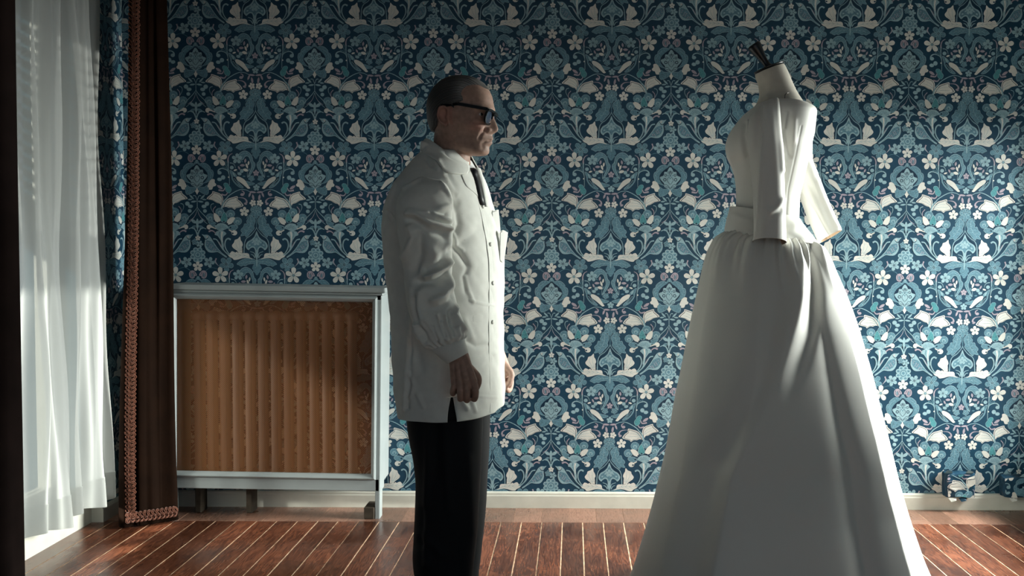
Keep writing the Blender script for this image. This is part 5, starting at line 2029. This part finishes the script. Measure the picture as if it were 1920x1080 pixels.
co_ = mesh_obj('coat', Gc.reshape(-1, 3), Fc[~vent], M_LINEN, PER, True)
co_.modifiers.new('thickness', 'SOLIDIFY').thickness = 0.0025


def coat_y(X_, Z_, px_, py_):
    """near-side surface of the coat under an image point"""
    d = (np.hypot(xx_ - px_, yy_ - py_) + np.where(Gc[..., 1] > YM + 0.02, 1e3, 0)).ravel()
    k = np.argpartition(d, 12)[:12]
    w = 1 / (d[k] + 0.4) ** 1.5
    return (Gc.reshape(-1, 3)[k] * w[:, None]).sum(0) / w.sum()


def patch(name, A_, B_, lift, parent=None, nu=26, nv=14):
    """cloth piece on the near side of the coat between two traced edges, raised by lift, its border pressed down"""
    def resample(P, n):
        P = catmull(P, 6) if len(P) > 2 else np.array(P, float)
        L = np.concatenate([[0], np.cumsum(np.linalg.norm(np.diff(P, axis=0), axis=1))])
        q = np.linspace(0, L[-1], n)
        return np.stack([np.interp(q, L, P[:, 0]), np.interp(q, L, P[:, 1])], 1)
    a_, b_ = resample(A_, nu), resample(B_, nu)
    V = []
    for k in range(nv):
        f = k / (nv - 1)
        for i_ in range(nu):
            s_ = a_[i_] * (1 - f) + b_[i_] * f
            P = coat_y(0, 0, s_[0], s_[1])
            w_ = np.array(at(s_[0], s_[1], P[1]))
            edge = k in (0, nv - 1) or i_ in (0, nu - 1)
            V.append([w_[0], P[1] - (-0.0015 if edge else lift), w_[2]])
    return mesh_obj(name, V, grid_faces(nv, nu, False), M_LINEN, parent or co_, True)


patch('lapel', [(863, 327), (868, 340), (873, 349), (882, 357), (892, 365), (903, 377), (913, 386)], [(885, 316), (891, 328), (896, 340), (902, 352), (907, 364), (912, 376), (915, 387)], .009)
patch('pocket', [(861.5, 385.5), (866, 454)], [(910, 385), (919, 455)], .0026)
patch('pocket', [(882, 566.5), (884, 651)], [(928, 568), (931, 650)], .0026)
# front edge: overlapping placket with buttons
fd0 = np.array([math.cos(TURN), -math.sin(TURN), 0])
sd0 = np.array([math.sin(TURN), math.cos(TURN), 0])
V = []
for y in np.linspace(384, 768, 60):
    c = coat_ring(y, 0.0, 2.7, 120)[0] + sd0 * 0.012
    V += [c - sd0 * .036 - fd0 * .0015, c - sd0 * .0345 + fd0 * .0022, c - sd0 * .012 + fd0 * .003, c + sd0 * .003 + fd0 * .002, c + sd0 * .004 - fd0 * .004]
mesh_obj('placket', V, grid_faces(60, 5, False), M_LINEN, co_, False)
for y in (388, 458, 530, 602):
    c = coat_ring(y, 0.0, 2.7, 120)[0] + fd0 * .006
    V, Fq = tube([c - fd0 * .003, c, c + fd0 * .002], [.0065, .007, .005], 14)
    mesh_obj('button', V, Fq, M_BUTTON, co_, True)

# collar of the coat: turned-down band around the neck
top = [(798, 263, .0), (803, 262, .032), (818, 272, .058), (838, 287, .066), (860, 300, .058), (876, 311, .034)]
mid = [(794, 272, .0), (800, 273, .048), (820, 285, .078), (842, 303, .086), (864, 312, .070), (879, 318, .040)]
lowc = [(791, 290, .0), (797, 291, .075), (819, 303, .108), (838, 324, .112), (861, 328.5, .094), (876, 328, .052)]
rowsC = []
for rr in (top, mid, lowc):
    near = [np.array(at(x, y, YM - d)) for x, y, d in rr]
    far = [np.array([q[0], 2 * YM - q[1], q[2]]) for q in near[1:]]
    rowsC.append(catmull(np.array(far[::-1] + near), 8))
T_ = np.linspace(0, 1, 14)
Gk = np.array([(1 - t) ** 2 * rowsC[0] + 2 * t * (1 - t) * (2 * rowsC[1] - 0.5 * rowsC[0] - 0.5 * rowsC[2]) + t * t * rowsC[2] for t in T_])
Gk[..., 1] += np.sign(Gk[..., 1] - YM) * 0.006 * np.sin(T_ * PI)[:, None] + np.where(np.abs(Gk[..., 1] - YM) > .02, np.sign(Gk[..., 1] - YM), 0) * 0.004
for i in range(len(T_)):
    for j in range(Gk.shape[1]):
        if Gk[i, j, 1] < YM - 0.02 and T_[i] > 0.35:
            px_, py_ = proj(Gk[i, j])
            Ys = coat_y(0, 0, px_, py_)[1]
            k_ = (T_[i] - 0.35) / 0.65
            Gk[i, j, 1] = min(Gk[i, j, 1], Ys - 0.004 - 0.005 * k_)
o = mesh_obj('collar', Gk.reshape(-1, 3), grid_faces(len(T_), Gk.shape[1], False), M_LINEN, co_, True)
o.modifiers.new('thickness', 'SOLIDIFY').thickness = 0.004

# shirt collar and tie in the V of the coat
sc_ = []
for rr, e in (([(800, 266, .0), (806, 267, .030), (820, 276, .055), (840, 290, .061), (862, 304, .052), (880, 310, .026), (886, 313, .006)], 0), ([(797, 280, .0), (803, 282, .036), (818, 292, .062), (840, 306, .068), (864, 320, .058), (884, 330, .030), (890, 328, .010)], 1)):
    near = [np.array(at(x, y, YM - d)) for x, y, d in rr]
    far = [np.array([q[0], 2 * YM - q[1], q[2]]) for q in near[1:]]
    sc_.append(catmull(np.array(far[::-1] + near), 5))
mesh_obj('shirt_collar', np.array([sc_[0], (sc_[0] + sc_[1]) / 2, sc_[1]]).reshape(-1, 3), grid_faces(3, len(sc_[0]), False), M_SHIRT, PER, True).modifiers.new('thickness', 'SOLIDIFY').thickness = 0.003
Gv = np.array([coat_ring(y, 0.006, 2.6, 120) for y in np.linspace(300, 410, 14)])
mesh_obj('shirt_front', np.concatenate([Gv[:, 84:], Gv[:, :37]], 1).reshape(-1, 3), grid_faces(14, 36 + 37, False), M_SHIRT, PER, True)
V = []
fd = np.array([math.cos(TURN), -math.sin(TURN), 0])
sdv = np.array([math.sin(TURN), math.cos(TURN), 0])
tyr = [318, 322, 329, 336, 346, 358, 372, 386]
tiw = [.008, .012, .014, .009, .011, .013, .014, .014]
tpt = []
for y, w_ in zip(tyr, tiw):
    c = coat_ring(y, 0.0, 2.7, 120)[0] + fd * (.004 + (.006 if y in (322, 330) else 0)) + np.array([.002, 0, 0])
    tpt.append((c, w_))
    V += [c - sdv * w_ - fd * .012, c - sdv * w_ * .7, c + fd * .003, c + sdv * w_ * .7, c + sdv * w_ - fd * .012]
tie = mesh_obj('tie', V, grid_faces(8, 5, False), M_TIE, PER, True)
tie.modifiers.new('thickness', 'SOLIDIFY').thickness = 0.004
for k in (3, 4, 5):
    (c0, w0), (c1, w1) = tpt[k], tpt[k + 1]
    V = [c0 - sdv * w0 * .95 + fd * .0005, c0 - sdv * w0 * .95 + fd * .0005 - np.array([0, 0, .003]), (c0 + c1) / 2 + sdv * w1 * .2 + fd * .0065 - np.array([0, 0, .003]), (c0 + c1) / 2 + sdv * w1 * .2 + fd * .0065]
    mesh_obj('stripe', V, [(0, 1, 2, 3)], M_TIESTR, tie)

V = []
for y in np.linspace(314, 388, 16):
    c = coat_ring(y, 0.0, 2.7, 120)[0]
    e_ = (388 - y) / 74
    V += [c + sdv * (.012 + .018 * e_) + fd * .004, c + sdv * (.013 + .020 * e_) + fd * .0105, c + sdv * (.030 + .03 * e_) + fd * .010, c + sdv * (.055 + .03 * e_) - fd * .004]
mesh_obj('lapel', V, grid_faces(16, 4, False), M_LINEN, co_, True)

# near sleeve
sd = [(832, 338, 0), ]
SR = [  # image edges of the sleeve, left / right, depth half-width, offset in Y, tilt handled by points
    (778, 338, 812, 334, .030, -.150), (758, 350, 836, 344, .050, -.175), (748, 368, 845, 362, .062, -.19), (743.5, 390, 848.5, 386, .068, -.20), (744, 420, 848, 418, .070, -.205), (749, 452, 847, 450, .066, -.21), (753, 485, 847.5, 482, .062, -.215),
    (757, 515, 846, 510, .058, -.22), (761, 545, 849, 535, .057, -.225), (764, 572, 855, 560, .056, -.23), (771, 598, 861, 583, .056, -.235), (778, 620, 869, 603, .056, -.24), (785, 638, 874, 618, .054, -.245), (794, 648, 876, 628, .046, -.248), (806, 655, 872, 634, .038, -.25)]
D_ = np.array(SR)
s0 = np.arange(len(D_))
t = np.linspace(0, len(D_) - 1, 230)
D_ = np.stack([herm(t, s0, D_[:, k]) for k in range(6)], 1)
NSL = 200
al = np.linspace(0, 2 * PI, NSL, endpoint=False)
Gs = np.zeros((len(D_), NSL, 3))
for i, (x0, y0, x1, y1, b_, dY) in enumerate(D_):
    L, R = np.array(at(x0, y0, YM + dY)), np.array(at(x1, y1, YM + dY))
    Gs[i] = (L + R) / 2 + np.cos(al)[:, None] * (R - L) / 2 + np.sin(al)[:, None] * np.array([0, b_, 0])
FS = [([(757, 352), (790, 334), (825, 340), (845, 372), (849, 390)], .004, 3), ([(764, 402), (780, 403), (809, 420), (842, 428)], .009, 4.5), ([(770, 412), (800, 430), (835, 440)], -.010, 9),
      ([(815, 402), (830, 408), (846, 416)], .007, 4), ([(808, 396), (836, 402)], -.006, 5), ([(820, 412), (842, 422)], -.006, 4), ([(768, 395), (800, 399), (840, 386)], .004, 5),
      ([(768, 425), (775, 445), (766, 468), (757, 482)], .009, 6), ([(785, 445), (786, 475), (775, 505)], -.010, 12), ([(800, 460), (818, 480), (812, 500)], .003, 10),
      ([(797, 520), (815, 513), (832, 502), (847, 490)], .011, 5), ([(785, 530), (812, 527), (838, 515)], -.012, 8), ([(800, 505), (825, 492), (842, 470)], -.008, 8), ([(838, 470), (846, 450), (846, 432)], .006, 7),
      ([(812, 565), (832, 556), (845, 538), (848, 520)], .009, 7), ([(800, 580), (825, 575), (845, 556)], -.005, 9), ([(788, 548), (786, 580), (796, 612)], .008, 7), ([(770, 545), (776, 590), (786, 622)], .004, 5), ([(778, 560), (784, 600)], -.005, 5),
      ([(858, 575), (852, 590), (860, 606), (870, 618)], .008, 5), ([(846, 585), (850, 610)], -.007, 6), ([(800, 600), (815, 622), (828, 640)], .005, 4), ([(820, 590), (830, 615), (838, 636)], .005, 4), ([(835, 595), (842, 615), (848, 632)], .006, 4), ([(810, 612), (822, 636)], -.005, 3), ([(828, 605), (836, 632)], -.005, 3), ([(842, 605), (850, 628)], -.005, 3),
      ([(782, 610), (786, 630), (800, 645)], .006, 5), ([(792, 615), (800, 638)], -.005, 4), ([(858, 615), (862, 628)], .005, 3)]
Gs = displaced(Gs, FS, 1.7)
nS = grid_normals(Gs)
if ((Gs - Gs.mean(1, keepdims=True)) * nS).sum() < 0:
    nS = -nS
tg = np.linspace(0, 1, len(D_))[:, None]
gath = 0.0022 * np.sin(al[None, :] * 19 + 2 * np.sin(al[None, :] * 3)) * np.exp(-((tg - 0.985) / 0.10) ** 2)
Gs = Gs + nS * (gath + vnoise(Gs, 60, 21) * 0.0018 + vnoise(Gs, 130, 22) * 0.0008)[..., None]
sl_ = grid_obj('sleeve', Gs, M_LINEN, co_, True, False)


def cuff(L0, R0, L1, R1, b0, b1, dY, parent, mirror=False):
    Gq = []
    for f, e in ((0, .94), (.03, 1), (.5, 1.0), (.97, 1), (1.0, .985), (1.0, .93), (0.6, .92)):
        L = np.array(at(L0[0] + (L1[0] - L0[0]) * f, L0[1] + (L1[1] - L0[1]) * f, YM + dY))
        R = np.array(at(R0[0] + (R1[0] - R0[0]) * f, R0[1] + (R1[1] - R0[1]) * f, YM + dY))
        al2 = np.linspace(0, 2 * PI, 48, endpoint=False)
        Gq.append((L + R) / 2 + e * (np.cos(al2)[:, None] * (R - L) / 2 + np.sin(al2)[:, None] * np.array([0, b0 + (b1 - b0) * f, 0])))
    Gq = np.array(Gq)
    return Gq


cf = cuff((806, 654), (870, 633), (838, 682), (878, 661), .036, .031, -.25, sl_)
grid_obj('cuff', cf, M_LINEN, sl_)
# far sleeve: mirrored and carried forward with the far arm
kz = np.clip((at(800, 345, YM).z - Gs[..., 2]) / 0.55, 0, 1)
Gf = Gs.copy()
Gf[..., 1] = 2 * YM - Gf[..., 1]
Gf[..., 0] += MX * kz * 0.8 - 0.012
Gf[..., 2] += MZ * kz
slf = grid_obj('sleeve', Gf, M_LINEN, co_, True, False)
cf2 = cf.copy()
cf2[..., 1] = 2 * YM - cf2[..., 1]
cf2[..., 0] += MX * 0.9
cf2[..., 2] += MZ
grid_obj('cuff', cf2, M_LINEN, slf)

# --- trousers
TM = MB()
ty = [735, 770, 800, 860, 900, 950, 1000, 1030, 1062, 1076, 1090]
tl = [766, 770, 773, 784, 787.5, 786, 783.5, 782, 785, 792, 800]
trr = [914, 912, 911, 909, 906.5, 904, 900, 896.5, 893, 891, 889]
for dY, dx, sx in ((-.075, -1.5, 1.0), (.085, 5.0, 0.99)):
    Gt = []
    for y in np.linspace(735, 1112, 110):
        yy2 = min(y, 1090)
        l_, r_ = float(herm(yy2, ty, tl)), float(herm(yy2, ty, trr))
        c = (l_ + r_) / 2 + dx
        hw_ = (r_ - l_) / 2 * sx
        P0 = np.array(at(c, y, YM))
        hx_ = hw_ / 590
        b_ = np.interp(y, [735, 860, 1000, 1112], [.078, .082, .084, .082])
        al3 = np.linspace(0, 2 * PI, 72, endpoint=False)
        ca3 = np.cos(al3)
        crease = 0.010 * np.exp(-((al3 - 0) / 0.1) ** 2) + 0.010 * np.exp(-((al3 - 2 * PI) / 0.1) ** 2)
        Gt.append(np.stack([P0[0] + hx_ * ca3 - crease * 0, P0[1] + dY + b_ * np.sign(np.sin(al3)) * np.abs(np.sin(al3)) ** 0.85, P0[2] + 0 * ca3], 1))
    Gt = np.array(Gt)
    TF = [([(804, 775), (802, 860), (799, 950), (800, 1060)], .008, 5), ([(835, 790), (838, 880), (842, 960)], .007, 5), ([(815, 800), (818, 900)], -.006, 8), ([(790, 1000), (830, 1040)], .006, 8), ([(880, 860), (885, 1000)], .004, 8), ([(795, 960), (790, 1020)], -.006, 8)]
    Gt = displaced(Gt, TF)
    nr, nc = Gt.shape[:2]
    TM.add(Gt.reshape(-1, 3), grid_faces(nr, nc) + [tuple(range(nc))[::-1]])
Gt = np.array([coat_ring(y, 0.012, 2.5, 72) for y in np.linspace(690, 771, 8)])
TM.add(Gt.reshape(-1, 3), grid_faces(8, 72) + [tuple(range(72))[::-1], tuple(range(7 * 72, 8 * 72))])
tr_ = TM.build('trousers', M_TROUSER, PER)
bm = bmesh.new()
bm.from_mesh(tr_.data)
bmesh.ops.recalc_face_normals(bm, faces=bm.faces)
bm.to_mesh(tr_.data)
bm.free()
for L in (LN, LF):
    an = L[-1]
    prof_s = [(-.085, .020, .030), (-.08, .045, .036), (-.04, .075, .040), (.02, .078, .040), (.08, .055, .044), (.14, .040, .044), (.185, .030, .034), (.20, .016, .018)]
    Gsh = []
    for dx, h_, w_ in prof_s:
        al4 = np.linspace(0, 2 * PI, 24, endpoint=False)
        Gsh.append(np.stack([an[0] + dx + 0 * al4, an[1] + w_ * np.cos(al4), np.maximum(0.001, h_ / 2 + h_ / 2 * np.sin(al4) * 1.05)], 1))
    grid_obj('shoe', np.array(Gsh), M_SHOE, PER, True, True)
rebase(PER, (float(LN[-1][0]), YM, 0.0))

# --- papers standing in the breast pocket
for k, (pts, lab) in enumerate([([(923, 396), (932.5, 393), (934.5, 412), (938.5, 470), (931, 474), (926, 430)], 'folded white paper standing tall in the breast pocket of the white coat'),
                                ([(938.5, 434), (942, 431.5), (950, 436), (949, 446), (945.5, 470), (942.5, 490), (937.5, 485)], 'shorter white paper with a curled corner in front of the breast pocket')]):
    root = thing('folded_paper', lab, 'paper', 'papers in the breast pocket')
    d = YM + 0.03 - 0.035 * k
    dd = lambda x: d + (x - 925) / 590 * 1.3
    V = [np.array(at(x, y, dd(x))) for x, y in pts] + [np.array(at(x, y, dd(x))) + np.array([.004, .004, 0]) for x, y in pts]
    n = len(pts)
    mesh_obj('sheet', V, [tuple(range(n))[::-1], tuple(range(n, 2 * n))] + [(i, (i + 1) % n, n + (i + 1) % n, n + i) for i in range(n)], M_PAPERW, root)
    V = [v + np.array([.0012, -.006, -.004]) for v in V[:n]] + [v + np.array([-.002, -.003, -.004]) for v in V[:n]]
    mesh_obj('inner_sheet', V, [tuple(range(n))[::-1], tuple(range(n, 2 * n))] + [(i, (i + 1) % n, n + (i + 1) % n, n + i) for i in range(n)], M_PAPERW, root)
    rebase(root, tuple(at(*pts[-2], d)))
